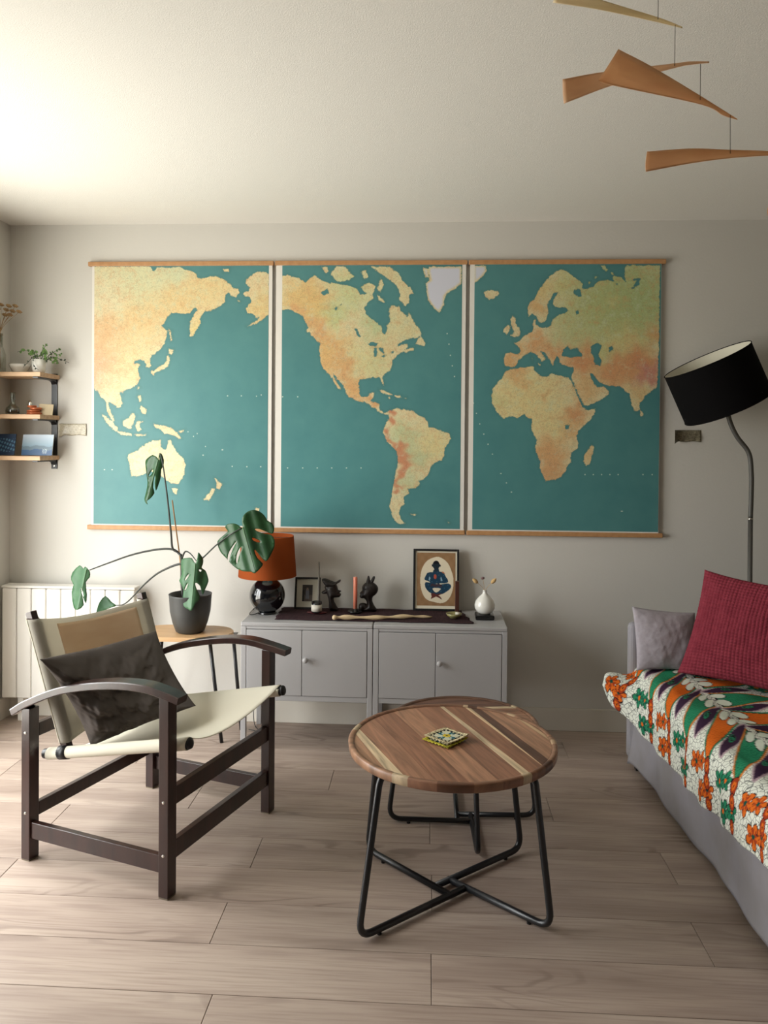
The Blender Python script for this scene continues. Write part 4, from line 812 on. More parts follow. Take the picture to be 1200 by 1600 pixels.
leaf([(330,950),(370,938),(412,940),(440,985),(455,935),(462,893),(485,915),(503,950),(500,990),(490,1018),(522,1040),(540,1090),(545,1130),(520,1190),(500,1235),(488,1205),(478,1165),(450,1140),(438,1150),(455,1200),(475,1240),(470,1275),(440,1310),(410,1362),(380,1350),(345,1325),(338,1260),(345,1200),(325,1150),(310,1120),(330,1070),(325,1010)],
     [[(392,1065),(370,1085),(356,1112),(362,1118),(382,1092)], [(382,1140),(366,1160),(352,1195),(358,1202),(374,1172)], [(470,1030),(488,1035),(484,1050),(472,1045)]], 220, 690, 5.16, -.375, m_leaf2, ((440, 985), (405, 1360)), .03, .5)
leaf([(95,108),(130,125),(150,150),(148,100),(168,98),(186,150),(180,200),(165,225),(160,290),(142,350),(122,395),(112,330),(116,270),(106,300),(100,370),(110,415),(75,460),(48,480),(58,508),(38,492),(30,460),(45,400),(55,330),(45,260),(38,190),(40,150),(70,122)],
     [[(102,225),(85,238),(64,275),(72,280),(95,250)]], 220, 690, 5.16, -.26, m_leaf, ((150, 108), (45, 500)), .02, .55)
leaf([(325,530),(340,545),(347,535),(366,555),(366,580),(350,600),(355,650),(350,687),(335,655),(342,692),(318,712),(300,702),(292,640),(300,610),(290,590),(295,560)], [[(330,620),(338,640),(340,660),(333,645)]], 0, 680, 2.609, -.305, m_leaf2, ((352, 548), (318, 710)), .02, .45)
leaf([(430,655),(455,680),(475,694),(462,700),(440,708),(412,722),(390,735),(395,712),(405,682)], [], 0, 680, 2.609, -.245, m_leaf2, ((468, 693), (395, 725)), .02, .4)

# ================================================================== ARMCHAIR
CO = V3((-.946, -1.153, 0)); ca = math.radians(-19); CU = V3((math.cos(ca), math.sin(ca), 0)); CV = V3((-math.sin(ca), math.cos(ca), 0)); CM = frame_m(CO, CU, CV, V3((0, 0, 1)))
def cp(u, v, z): return CM @ V3((u, v, z))
t = thing('armchair', 'safari armchair with dark stained wooden frame and cream canvas sling seat', 'armchair', CO)
VL, VR, UF, UB = -.283, .318, .257, -.30
def legz(u0, v0, zt):
    lg = obj('leg', xf(box(u0-.018, u0+.018, v0-.021, v0+.021, .004, zt, .002), CM), m_dwood, t)
    obj('felt_pad', xf(box(u0-.017, u0+.017, v0-.02, v0+.02, 0, .004), CM), mat('felt', (120, 110, 92), .9) if 'felt' not in bpy.data.materials else bpy.data.materials['felt'], lg); return lg
l1 = legz(UF, VL, .622); l2 = legz(UF, VR, .622); l3 = legz(UB-.008, VL, .512); l4 = legz(UB+.016, VR, .512)
def rail(nm, a, b, w, h): return obj(nm, xf(beam(a, b, w, h), CM), m_dwood, t)
rail('front_rail', (UF, VL+.021, .305), (UF, VR-.021, .305), .022, .056)
rail('front_rail', (UF, VL+.021, .137), (UF, VR-.021, .137), .022, .058)
rail('back_rail', (UB, VL+.021, .432), (UB+.01, VR-.021, .432), .02, .045)
rail('back_rail', (UB, VL+.021, .163), (UB+.01, VR-.021, .163), .02, .045)
rail('side_rail', (UB+.010, VL-.004, .103), (UF-.018, VL-.004, .103), .02, .055)
rail('side_rail', (UB+.034, VR+.004, .103), (UF-.018, VR+.004, .103), .02, .055)
for lg, u0, v0 in ((l1, UF, VL), (l3, UB-.008, VL)):
    for z in (.30, .135) if lg is l1 else (.43, .16):
        m = CM @ Matrix(((1, 0, 0, u0), (0, 0, 1, v0-.021), (0, -1, 0, z), (0, 0, 0, 1)))
        obj('screw', lathe([(.0001, -.003), (.004, -.002), (.005, 0)], m=m, seg=10), m_chrome, lg)
def arm(pts, v0, wd):
    q = spline([V3((u, v0, z)) for u, z in pts], 8); n = len(q); v, f = [], []
    for i, p in enumerate(q):
        tg = (q[min(i+1, n-1)]-q[max(i-1, 0)]).normalized(); nn = V3((-tg.z, 0, tg.x)); w = wd*(.84+.16*math.sin(math.pi*i/(n-1))); b = .003
        pr = [(-w/2+b, 0), (w/2-b, 0), (w/2, -b), (w/2, -.024+b), (w/2-b, -.024), (-w/2+b, -.024), (-w/2, -.024+b), (-w/2, -b)]
        for a_, h_ in pr: v.append(CM @ (p+V3((0, a_, 0))+nn*h_))
    for i in range(n-1):
        for k in range(8): f.append((i*8+k, i*8+(k+1) % 8, (i+1)*8+(k+1) % 8, (i+1)*8+k))
    f.append(tuple(range(7, -1, -1))); f.append(tuple((n-1)*8+k for k in range(8))); obj('armrest', (v, f), m_dwood, t)
arm([(-.375, .502), (-.30, .545), (-.15, .607), (.03, .646), (.17, .656), (.26, .645), (.315, .632)], VL-.003, .058)
arm([(-.365, .502), (-.29, .545), (-.14, .607), (.04, .648), (.17, .658), (.27, .646), (.345, .632)], VR-.002, .058)
RL, RR = -.242, .282
def rodz(u, side): return .352+(u+.24)/.58*.125+(.008 if side > 0 else 0)
for v0, sd in ((RL, -1), (RR, 1)):
    ue = .305 if sd < 0 else .338
    rd = obj('seat_rod', tube([cp(-.285, v0, rodz(-.285, sd)), cp(ue, v0, rodz(ue, sd))], .0165, 16), m_dark, t, True)
    obj('end_cap', tube([cp(ue, v0, rodz(ue, sd)), cp(ue+.006, v0, rodz(ue+.006, sd)), cp(ue+.009, v0, rodz(ue+.009, sd))], [.0185, .0175, .009], 16), m_dark, rd, True)
# sling seat: wraps round both rods, front edge cut in a curve, sags between the rods
rc = .0205
def seat(u, v):
    # v 0..1 goes round the left rod, across and round the right rod
    s0, s1 = .22, .78
    cut = .035*math.sin(math.pi*min(1, max(0, (v-s0)/(s1-s0)))); ue_ = .300+.033*min(1, max(0, v)); uu = -.265+(ue_+.265-cut)*u
    if v <= s0:
        a = math.radians(90+300*(1-v/s0)); c_ = (RL, rodz(uu, -1)); return cp(uu, c_[0]+rc*math.cos(a), c_[1]+rc*math.sin(a))
    if v >= s1:
        a = math.radians(90-300*(v-s1)/(1-s1)); c_ = (RR, rodz(uu, 1)); return cp(uu, c_[0]+rc*math.cos(a), c_[1]+rc*math.sin(a))
    w = (v-s0)/(s1-s0); z = (rodz(uu, -1)*(1-w)+rodz(uu, 1)*w)+rc - .062*math.sin(math.pi*w)**.8
    return cp(uu, RL+(RR-RL)*w, z)
o = obj('canvas_seat', grid(30, 90, seat), m_canvas, t, True); solidify(o, .0018)
# back posts and sling back
PT = {-1: ((-.196, -.232, .372), (-.362, -.232, .818)), 1: ((-.166, .262, .38), (-.300, .262, .800))}
for s_ in (-1, 1):
    a, b = PT[s_]; ps = obj('back_post', xf(beam(a, b, .028, .026, upv=(0, 1, 0)), CM), m_dwood, t)
    v0 = RL if s_ < 0 else RR; obj('rod_collar', tube([cp(-.215, v0, rodz(-.215, s_)), cp(-.180, v0, rodz(-.180, s_))], .0235, 18), m_dark, ps, True)
def back(u, v):
    # u across and round the posts, v from bottom to top
    A = V3(PT[-1][0]).lerp(V3(PT[-1][1]), .05+.90*v); B = V3(PT[1][0]).lerp(V3(PT[1][1]), .05+.90*v); s0, s1 = .16, .84; r = .021
    if u < s0: a = math.radians(0+300*(1-u/s0)+0); p = A+V3((r*math.cos(a), -r*math.sin(a)*1.0, 0)); return CM @ p
    if u > s1: a = math.radians(300*(u-s1)/(1-s1)); p = B+V3((r*math.cos(a), r*math.sin(a), 0)); return CM @ p
    w = (u-s0)/(s1-s0); p = A.lerp(B, w)+V3((r, 0, 0)); p.x -= .055*math.sin(math.pi*w)**.9; p.z -= .03*math.sin(math.pi*w)*v*v; return CM @ p
o = obj('canvas_back', grid(96, 30, back), m_canvas_g, t, True); solidify(o, .0018)
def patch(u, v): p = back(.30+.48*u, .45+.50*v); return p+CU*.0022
o2 = obj('back_tan_area', grid(30, 16, patch), m_canvas_t, t, True); solidify(o2, .001); o2['label'] = 'tan area on the canvas back'  # tan rectangle laid just in front of the canvas back
o = obj('seam', tube([CM @ (V3(PT[-1][0]).lerp(V3(PT[-1][1]), .05+.9*k/14)+V3((-.004, -.0225, 0))) for k in range(15)], .002, 5), m_canvas, t)

# pillow on the armchair
def cushion(name, label, cat, C4, thick, m, nx=60, pinch=.09, wr=0, seed=0, sag=0, fn=None, sub=None):
    """C4: bottom left, bottom right, top right, top left seen from the front"""
    bl, br, tr, tl = [V3(q) for q in C4]; nrm = ((br-bl).cross(tl-bl)).normalized(); rg = np.random.RandomState(seed); ph = rg.rand(12)*6.28; fr = rg.rand(12)*2-1
    cen = (bl+br+tr+tl)/4
    def P(u, v, sgn):
        a, b = 2*u-1, 2*v-1
        pu = 1-pinch*(1-b*b)*0; 
        uu = .5+.5*a*(1-pinch*(1-abs(b)**2.2)); vv = .5+.5*b*(1-pinch*(1-abs(a)**2.2))
        p = (bl*(1-uu)+br*uu)*(1-vv)+(tl*(1-uu)+tr*uu)*vv
        prof = max(0, (1-a**4))**.55*max(0, (1-b**4))**.55*(.62+.38*math.cos(a*1.4)*math.cos(b*1.4))
        w = 0
        if wr:
            e = (1-abs(a)**6)*(1-abs(b)**6)
            for k in range(6):
                d = a*math.cos(ph[k])+b*math.sin(ph[k]); w += math.sin(d*(5+3*k)+ph[k+6]+2*fr[k]*math.sin(3*a*b+ph[k]))**3*(1.0/(1.2+k*.4))
            # radial folds towards the corners
            rr = math.hypot(abs(a)-1, abs(b)-1); w += math.sin(math.atan2(1-abs(b)+.01, 1-abs(a)+.01)*11)*math.exp(-rr*2.2)*1.2*min(1, rr*4)
            w *= wr*e
        h = thick/2*prof+w*(prof**.5 if prof > 0 else 0)
        if fn: h += fn(u, v)*prof**.3*(prof > .02)
        return p+nrm*sgn*h-V3((0, 0, sag*prof))
    n = nx; v = [P(i/n, j/n, 1) for j in range(n+1) for i in range(n+1)]+[P(i/n, j/n, -1) for j in range(n+1) for i in range(n+1)]; N_ = (n+1)**2
    f = [(j*(n+1)+i, j*(n+1)+i+1, (j+1)*(n+1)+i+1, (j+1)*(n+1)+i) for j in range(n) for i in range(n)]
    f += [tuple(q+N_ for q in x[::-1]) for x in f]
    bm = bmesh.new(); bv = [bm.verts.new(p) for p in v]
    for q in f: bm.faces.new([bv[i] for i in q])
    bmesh.ops.remove_doubles(bm, verts=bm.verts, dist=2e-5)
    low = min(p.z for p in v)
    o = obj(name, from_bm(bm), m, None, True, loc=(cen.x, cen.y, low)); return prop(o, label, cat)
PO = CO
q_tl = on(62, 1030, CO, CU, -.185); q_tr = on(244, 986, CO, CU, -.205); q_br = on(306, 1103, CO, V3((0, 0, 1)), .468); q_bl = on(142, 1166, CO, CV, -.19)
pil = cushion('throw_pillow', 'rumpled dark grey linen pillow leaning on the canvas back of the armchair', 'pillow', (q_bl, q_br, q_tr, q_tl), .19, m_pillow, 120, .08, .016, 5)

# ================================================================== COFFEE TABLES
def strip_table(name, label, cx, cy_, ztop, R, th, dirang, bounds, cols, legs_fn, wedge=None):
    t = thing(name, label, 'table', (cx, cy_, 0), 'nesting coffee tables')
    d = V3((math.cos(dirang), math.sin(dirang), 0)); nvec = V3((-d.y, d.x, 0)); seg = 120
    prof = [(R-.018, ztop-.004), (R-.014, ztop), (R-.004, ztop), (R, ztop-.004), (R-.002, ztop-th+.003), (R-.006, ztop-th), (R-.02, ztop-th)]
    top = obj('table_top', lathe([(R-.02, ztop-.0042), (R-.02, ztop-th), (.001, ztop-th)], (cx, cy_, 0), seg), m_acacia, t); top.color = (*lin((132, 84, 58)), 1)
    # glued staves: disc cut by lines (offset at the far end, offset at the near end)
    def clip(poly, n_, c_):
        out = []
        for i in range(len(poly)):
            a, b = poly[i-1], poly[i]; da = a.dot(n_)-c_; db = b.dot(n_)-c_
            if (da >= 0) != (db >= 0): out.append(a+(b-a)*(da/(da-db)))
            if db >= 0: out.append(b)
        return out
    disc = [V3((math.cos(2*math.pi*k/seg), math.sin(2*math.pi*k/seg), 0))*(R-.0185) for k in range(seg)]
    def line(a, b):     # offset a at d=-R, b at d=+R  -> unit normal and constant
        p0 = nvec*a-d*R; p1 = nvec*b+d*R; e = (p1-p0).normalized(); n_ = V3((-e.y, e.x, 0)); return n_, p0.dot(n_)
    rot = Matrix.Rotation(dirang, 4, 'Z')
    for k in range(len(bounds)-1):
        n0, c0_ = line(*bounds[k]); n1, c1_ = line(*bounds[k+1])
        p = clip(disc, n0, c0_+.0003); p = clip(p, -n1, -c1_+.0003)
        if len(p) >= 3:
            inv = rot.inverted(); vf = prism([((inv @ q).x, (inv @ q).y) for q in p], -.006, 0)
            st = obj('stave', vf, m_acacia); st.parent = top; st.location = V3((cx, cy_, ztop-.0045))-ORG[top.name]; st.rotation_euler = (0, 0, dirang); st.color = (*lin(cols[k]), 1)
        # the raised rim continues each stave's colour
        ring = []
        for i in range(seg):
            a = 2*math.pi*(i+.5)/seg; q = V3((math.cos(a), math.sin(a), 0))*R
            if q.dot(n0) >= c0_ and q.dot(n1) < c1_: ring.append(i)
        runs = []
        for i in ring:
            if runs and runs[-1][-1] == i-1: runs[-1].append(i)
            else: runs.append([i])
        if len(runs) > 1 and runs[0][0] == 0 and runs[-1][-1] == seg-1: runs[0] = runs.pop()+runs[0]
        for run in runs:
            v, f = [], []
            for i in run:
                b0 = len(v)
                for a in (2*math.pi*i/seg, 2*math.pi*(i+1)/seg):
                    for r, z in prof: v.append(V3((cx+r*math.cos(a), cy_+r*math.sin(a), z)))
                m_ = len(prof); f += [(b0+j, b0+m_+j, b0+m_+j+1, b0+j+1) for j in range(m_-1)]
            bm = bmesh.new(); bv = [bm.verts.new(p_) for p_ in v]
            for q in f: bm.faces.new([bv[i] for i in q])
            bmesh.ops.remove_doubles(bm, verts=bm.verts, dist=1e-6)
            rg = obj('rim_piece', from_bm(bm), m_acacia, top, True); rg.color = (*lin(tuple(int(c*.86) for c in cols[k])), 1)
    legs_fn(t); return t
LT, BR_, DK, MD = (222, 196, 160), (166, 124, 98), (106, 74, 60), (182, 138, 108)
NX, NY, NZ = .083, -1.428, .489
da = math.atan2(-.92, .39)
bnd = [(-.36,-.36),(-.270,-.272),(-.250,-.232),(-.17,-.165),(-.085,-.08),(.0,.0),(.088,.080),(.100,.108),(.168,.166),(.186,.1665),(.214,.205),(.288,.288),(.305,.300),(.36,.36)]
cls = [MD, LT, (168,122,96), (156,110,86), (176,130,102), (160,114,90), LT, (150,106,82), (218,188,150), (104,72,58), (178,134,106), (206,174,138), (170,126,98)]
def x_base(t, feet, tops, half, zt, rt, foot_r):
    """four bent tube legs whose floor bars meet in a pinwheel"""
    c = sum((V3(q) for q in feet), V3())/4
    for k in range(4):
        f = V3(feet[k]); g = V3(tops[k]); din = (c-f); din.z = 0; L_ = din.length; din.normalize(); side = V3((din.y, -din.x, 0))
        f2 = f+side*half; g2 = g+side*half*.6
        tin = g2+din*.075
        pts = [V3((tin.x, tin.y, zt)), V3((g2.x, g2.y, zt)), V3((f2.x, f2.y, rt+.006)), V3((f2.x+din.x*(L_+half), f2.y+din.y*(L_+half), rt+.006))]
        lg = obj('leg', tube(fillet(pts, .05, 7), rt, 12), m_steel, t, True)
        q = f2+din*.075; obj('foot_glide', tube([V3((q.x, q.y, 0)), V3((q.x, q.y, .007))], .007, 10), m_dark, lg)
def near_legs(t):
    x_base(t, [(-.205,-1.667,0), (.348,-1.634,0), (.353,-1.190,0), (-.172,-1.190,0)], [(-.142,-1.60,0), (.307,-1.59,0), (.292,-1.24,0), (-.142,-1.25,0)], .032, NZ-.028-.0110, .0102, .0)
strip_table('coffee_table', 'taller round acacia coffee table on black tube legs with coasters on top', NX, NY, NZ, .324, .028, da, bnd, cls, near_legs)
RXc, RYc, RZ = .140, -.965, .382
bnd2 = [(-.30,-.30),(-.20,-.20),(-.12,-.12),(-.04,-.04),(.06,.06),(.135,.12),(.150,.145),(.23,.23),(.30,.30)]
cls2 = [(186,146,114),(156,114,88),(176,134,106),(164,122,96),(146,104,80),LT,(118,84,68),(124,90,72)]
def rear_legs(t):
    x_base(t, [(-.135,-.962,0), (.156,-1.232,0), (.418,-.950,0), (.146,-.70,0)], [(-.095,-.962,0), (.154,-1.19,0), (.378,-.952,0), (.145,-.75,0)], .026, RZ-.028-.0100, .0092, 0)
strip_table('coffee_table', 'lower round acacia coffee table tucked behind and under the taller one', RXc, RYc, RZ, .277, .028, math.atan2(.16, .98), bnd2, cls2, rear_legs)
# crocheted coasters
def coaster(label, cen, ang, size, z0, border, curl, seed):
    n = 64
    m = Matrix.Translation(cen) @ Matrix.Rotation(ang, 4, 'Z')
    def fn(u, v):
        a, b = 2*u-1, 2*v-1; r = max(abs(a), abs(b)); bump = .0016*abs(math.sin(a*19))*abs(math.sin(b*19)); edge = 1+.035*math.sin((a+b)*22)*(r > .93)
        hole = -.002 if (.60 < r < .78 and math.sin(a*18)*math.sin(b*18) > .15) else 0
        return m @ V3((a*size/2*edge, b*size/2*edge, z0+.003+bump+hole+curl*(max(0, a)*max(0, -b))**1.5+curl*.4*r**4))
    o = obj('crochet_coaster', grid(n, n, fn), mat('crochet_'+str(seed), (0, 0, 0), .95, spec=.1, attr='Col'), None, True, loc=tuple(V3(cen)+V3((0, 0, z0)))); solidify(o, .003, 1)
    U, Wv = np.meshgrid(np.linspace(-1, 1, n+1), np.linspace(-1, 1, n+1)); a, b = U.ravel(), Wv.ravel(); r = np.maximum(abs(a), abs(b)); rad = np.hypot(a, b); th = np.arctan2(b, a)
    c = np.tile(np.array(border, float), (len(a), 1))
    k = (r < .80); c[k] = (30, 34, 36); k = (r < .80) & (np.sin(a*20)*np.sin(b*20) > .25); c[k] = (216, 206, 170)
    k = r < .62; c[k] = (206, 204, 178); k = (rad < .62) & (np.cos(th*4) > .1) & (rad > .22); c[k] = (44, 96, 108); k = (rad < .5) & (np.cos(th*8+1) > .3) & (rad > .15); c[k] = (196, 206, 190)
    k = (rad < .26); c[k] = (206, 180, 60); k = rad < .09; c[k] = (90, 90, 40); k = (r > .86) & (np.sin(a*26+b*26) > .55); c[k] = np.array(border)*.55
    c = c/255; c = np.where(c <= .04045, c/12.92, ((c+.055)/1.055)**2.4); cattr(o, c); return prop(o, label, 'coaster', 'crocheted coasters on the coffee table')
cc_ = at(697, 1155, Z=NZ)
coaster('lower crocheted coaster with a yellow edge, mostly hidden under the other', (cc_.x-.003, cc_.y-.003, NZ-.0045), math.radians(50), .100, .0, (206, 196, 72), .004, 1)
coaster('upper crocheted granny square coaster with teal petals and cream edge', (cc_.x+.002, cc_.y+.004, NZ-.0045), math.radians(46), .098, .0075, (218, 204, 164), .006, 2)

# ================================================================== DAYBED
BX0, BX1, BY0, BY1 = .925, 1.92, -.43, -2.75
t = thing('daybed', 'grey upholstered daybed along the right side of the room', 'sofa', ((BX0+BX1)/2, (BY0+BY1)/2, 0))
def skirt(u, v):
    y = BY0+(BY1-BY0)*u; z = .03+.355*v; flare = [(.0, -.045), (.12, -.02), (.27, .012), (.36, .024), (.45, .018), (.55, .016), (1, .016)]
    fx = np.interp(u, [a for a, b in flare], [b for a, b in flare]); x = BX0+fx*(1-v)*(1.0)+.006*math.sin(u*22)*(1-v)+.003*math.sin(u*60+v*4)
    if v < .15: z += .012*math.sin(u*15)*(1-v/.15)
    return V3((x, y, z))
o = obj('skirt', grid(120, 24, skirt), m_sofa, t, True); solidify(o, .006, -1)
for yy, nm in ((BY0, 'end_skirt'),):
    o = obj(nm, grid(20, 6, lambda u, v: V3((BX0-.045*(1-v)+(BX1-BX0)*u, yy+.002, .02+.37*v))), m_sofa, t, True); solidify(o, .006)
obj('base', box(BX0+.03, BX1, BY1, BY0-.02, .05, .30, .01), m_sofa, t)
obj('mattress', box(BX0+.035, BX1-.02, BY1, BY0-.012, .30, .420, .05, 5), m_sofa, t)
obj('end_panel', box(.885, BX1, -.425, -.365, .03, .632, .025, 4), m_sofa, t)
obj('backrest', box(1.72, BX1+.05, BY1, -.43, .30, .80, .04, 4), m_sofa, t)
obj('foot', box(.91, .94, -.46, -.43, 0, .03), m_dark, t)
obj('foot', box(.96, .99, -2.6, -2.57, 0, .05), m_dark, t)
obj('foot', box(1.85, 1.88, -.5, -.47, 0, .05), m_dark, t)
obj('foot', box(1.85, 1.88, -2.6, -2.57, 0, .05), m_dark, t)
# wax print throw
HY = [-.40,-.46,-.52,-.60,-.70,-.85,-1.05,-1.30,-1.47,-1.78,-2.2,-2.75][::-1]
HX = [.785,.770,.800,.850,.888,.902,.905,.905,.903,.900,.900,.900][::-1]
HZ = [.405,.370,.300,.250,.228,.224,.228,.242,.264,.303,.31,.31][::-1]
EX = [.905,.905,.912,.925,.935,.94,.94,.94,.94,.94,.94,.94][::-1]
NS, NT = 640, 210
ys = np.linspace(-.41, -2.72, NS+1); W_ = .95
V_ = np.zeros((NT+1, NS+1, 3)); ST = np.zeros((NT+1, NS+1, 2))
for i, y in enumerate(ys):
    hx, hz, ex = np.interp(y, HY, HX), np.interp(y, HY, HZ), np.interp(y, HY, EX)
    wv = .006*math.sin(y*17)+.004*math.sin(y*31+1)
    ctl = [(hx+wv, hz), (hx-.006+wv*.6+(ex-hx)*.25, hz+(.425-hz)*.45), (ex-.022, .405), (ex+.02, .441), (ex+.09, .449), (1.15, .447), (1.45, .446), (1.715, .446)]
    q = np.array([tuple(p) for p in spline([V3((a, 0, b)) for a, b in ctl], 14)])[:, [0, 2]]
    L_ = np.concatenate([[0], np.cumsum(np.hypot(*np.diff(q, axis=0).T))]); tt = np.linspace(0, min(W_, L_[-1]), NT+1)
    V_[:, i, 0] = np.interp(tt, L_, q[:, 0]); V_[:, i, 2] = np.interp(tt, L_, q[:, 1]); V_[:, i, 1] = y
    ST[:, i, 0] = -y; ST[:, i, 1] = tt
xx, yy, zz = V_[..., 0], V_[..., 1], V_[..., 2]
top = np.clip((xx-.93)/.06, 0, 1)
zz += top*(.004*np.sin(xx*23+yy*9)+.003*np.sin(yy*41-xx*13)+.006*np.exp(-((xx-1.02-.2*np.sin(yy*2))/.03)**2)*np.sin(yy*6)**2)
zz = np.maximum(zz, np.where(xx > .985, .4275, 0))
V_[..., 2] = zz
V_[..., 0] += (1-top)*.005*np.sin(yy*40)*np.clip((.43-zz)/.1, 0, 1)
def waxprint(s, t):
    n = len(s); c = np.tile(np.array((226., 228., 216.)), (n, 1)); cr = np.ones(n)
    OR, GR, DR, DG, PU, BK, PK = (214, 104, 30), (40, 128, 92), (158, 58, 26), (24, 74, 62), (58, 36, 60), (24, 20, 26), (176, 150, 158)
    P = .20
    def put(k, col, crack=0): c[k] = col; cr[k] = crack
    # --- flowers near the hem and again far inside
    for t0, sh, sc_ in ((.045, .03, 1.), (.115, .10, 1.), (.60, .02, 1.1), (.68, .09, 1.1), (.86, .03, 1.0)):
        idx = np.floor((s+sh)/P); ss = (s+sh) % P-P/2; tt = t-t0
        even = (idx % 2 == 0)
        for dx, dy, r in ((0, 0, .037), (.052, .018, .031)):
            a, b = ss-dx, tt-dy; rad = np.hypot(a, b); th = np.arctan2(b, a); pet = r*(.55+.45*np.abs(np.cos(2.5*th+dx*40)))
            k = rad < pet*1.12; put(k, BK)
            k = rad < pet; put(k & even, OR); put(k & ~even, GR)
            k = (rad < pet*.8) & (np.abs(np.sin(2.5*th+dx*40)) > .55); put(k & even, DR); put(k & ~even, DG)
            k = rad < r*.22; put(k & even, DG); put(k & ~even, OR)
    # --- slanted leaf shapes: tip towards the hem, broad end at t=.37, mirrored beyond
    for half in (0, 1):
        if half == 0: f = (t-.150)/.20; cs = s+1.25*(t-.150)
        else: f = (.60-t)/.22; cs = s+1.25*.20+.15*(t-.37)
        idx = np.floor(cs/P); ss = (cs % P)-P/2; even = (idx % 2 == 0)
        w = .070*np.clip(f, 0, 1)**.65*np.where(f < 1, 1, 0)
        off = .012*np.sin(np.clip(f, 0, 1)*3.1)
        d = np.abs(ss-off)
        k = (f > 0) & (f < 1) & (d < w+.011); put(k & even, GR); put(k & ~even, (206, 128, 58))
        k = (f > 0) & (f < 1) & (d < w+.002); put(k, BK)
        k = (f > 0.02) & (f < .97) & (d < w-.001); put(k & even, OR); put(k & ~even, (44, 136, 98))
        k2 = k & (np.sin(ss*520+np.sin(t*260)*1.3)*np.sin(t*330+ss*60) > .55); put(k2 & even, (188, 80, 20)); put(k2 & ~even, (24, 96, 66))
        # white pads at the broad end
        for sg in (-1, 1):
            pr = ((ss-off-sg*.032)/.026)**2+((f-.92)/.13)**2
            k = (pr < 1.25) & (f > .3) & (f < 1.05); put(k, BK); k = (pr < .95) & (f > .3) & (f < 1.05); put(k, (222, 230, 214), 0)
        # crescents between the leaves
        s2 = ((cs+P/2) % P)-P/2; w2 = .036*np.clip(1-((f-.62)/.48)**2, 0, 1); d2 = np.abs(s2+.010*np.cos(f*4))
        free = ~((d < w+.012) & (f > 0) & (f < 1))
        k = (d2 < w2+.006) & (w2 > 0) & free; put(k, PK); k = (d2 < w2-.003) & (w2 > .004) & free; put(k, PU)
        r2 = np.hypot(s2/.016, (f-.62)*.2/.020); k = (r2 < 1) & free; put(k, GR); k = (r2 < 1) & (np.sin(r2*9+np.arctan2(f-.62, s2)) > .2) & free; put(k, BK)
    # --- beads joining leaf tips to the hem
    cs = s+.25*(t-.150); ss = (cs % P)-P/2
    for tc_, r in ((.135, .017), (.088, .015), (.020, .013)):
        rad = np.hypot(ss/1.0, (t-tc_)/1.5); k = rad < r*1.15; put(k, BK); k = rad < r; put(k, DR); k = np.hypot(ss, (t-tc_)/1.5) < r*.55; put(k, OR); k = np.hypot(ss, (t-tc_)/1.5) < r*.2; put(k, BK)
    return c, cr
v = [tuple(q) for q in V_.reshape(-1, 3)]; nn = NS+1
f = [(j*nn+i, j*nn+i+1, (j+1)*nn+i+1, (j+1)*nn+i) for j in range(NT) for i in range(NS)]
o = obj('throw_blanket', (v, f), m_wax, None, True, loc=(1.3, -1.5, .45))
st = ST.reshape(-1, 2); cw, cr = waxprint(st[:, 0], st[:, 1]); cw = cw/255; cw = np.where(cw <= .04045, cw/12.92, ((cw+.055)/1.055)**2.4)
a_ = o.data.color_attributes.new('Col', 'FLOAT_COLOR', 'POINT'); q4 = np.ones((len(v), 4), np.float32); q4[:, :3] = cw; q4[:, 3] = cr; a_.data.foreach_set('color', q4.ravel())
a_ = o.data.attributes.new('cloth', 'FLOAT_VECTOR', 'POINT'); q3 = np.zeros((len(v), 3), np.float32); q3[:, :2] = st; a_.data.foreach_set('vector', q3.ravel())
solidify(o, .003, 0); prop(o, 'white cotton throw with orange and green wax print over the daybed', 'blanket')
# cushions
cushion('cushion', 'pale lilac grey felt cushion against the end panel of the daybed', 'cushion',
        ((.895, -.505, .450), (1.17, -.495, .450), (1.155, -.445, .688), (.885, -.455, .712)), .085, m_gcush, 50, .05, .002, 2)
m_red = mat('red_waffle_weave', (138, 56, 68), .95, spec=.1, noise=((30,)*3, (118, 42, 54), .6), bump=((500,)*3, .2, .001))
B0, B1 = V3((1.045, -.565, .462)), V3((1.44, -.94, .462)); back_ = V3((.075, .075, .42))
def waffle(u, v): return .0065*((abs(math.sin(u*math.pi*34))*abs(math.sin(v*math.pi*34)))**.6)-.003
def zq(p): return p
cushion('cushion', 'dark red waffle weave cushion standing on the printed throw', 'cushion', (B0, B1, B1+V3((.07, .075, .40)), at(1101, 890, Y=-.50)), .15, m_red, 252, .07, .003, 8, fn=waffle)

# ================================================================== FLOOR LAMP
t = thing('floor_lamp', 'tall grey floor lamp with a tilted black drum shade behind the daybed', 'lamp', (1.47, -.20, 0))
YL = -.25
obj('base', lathe([(.001, .0), (.13, .0), (.135, .006), (.13, .018), (.02, .024), (.001, .024)], (1.475, YL+.02, 0), 40), m_lampgrey, t, True)
obj('lower_pole', tube([V3((1.475, YL+.02, .02)), V3((1.462, YL, 1.075))], .0105, 14), m_lampgrey, t, True)
obj('joint_ring', tube([V3((1.462, YL, 1.074)), V3((1.462, YL, 1.082))], .0118, 16), m_chrome, t, True)
axis = V3((-.42741, -.073857, .90103)).normalized()
P_ = at(1140, 655, Y=YL); sc0 = (at(1104.5, 562, Y=YL)); sb = sc0-axis*.238
q = spline([V3((1.462, YL, 1.082)), V3((1.464, YL, 1.18)), at(1174, 740, Y=YL), at(1170, 708, Y=YL), at(1152, 683, Y=YL), at(1141, 660, Y=YL), sb+axis*.03], 8)
obj('upper_pole', tube(q, .0105, 14), m_lampgrey, t, True)
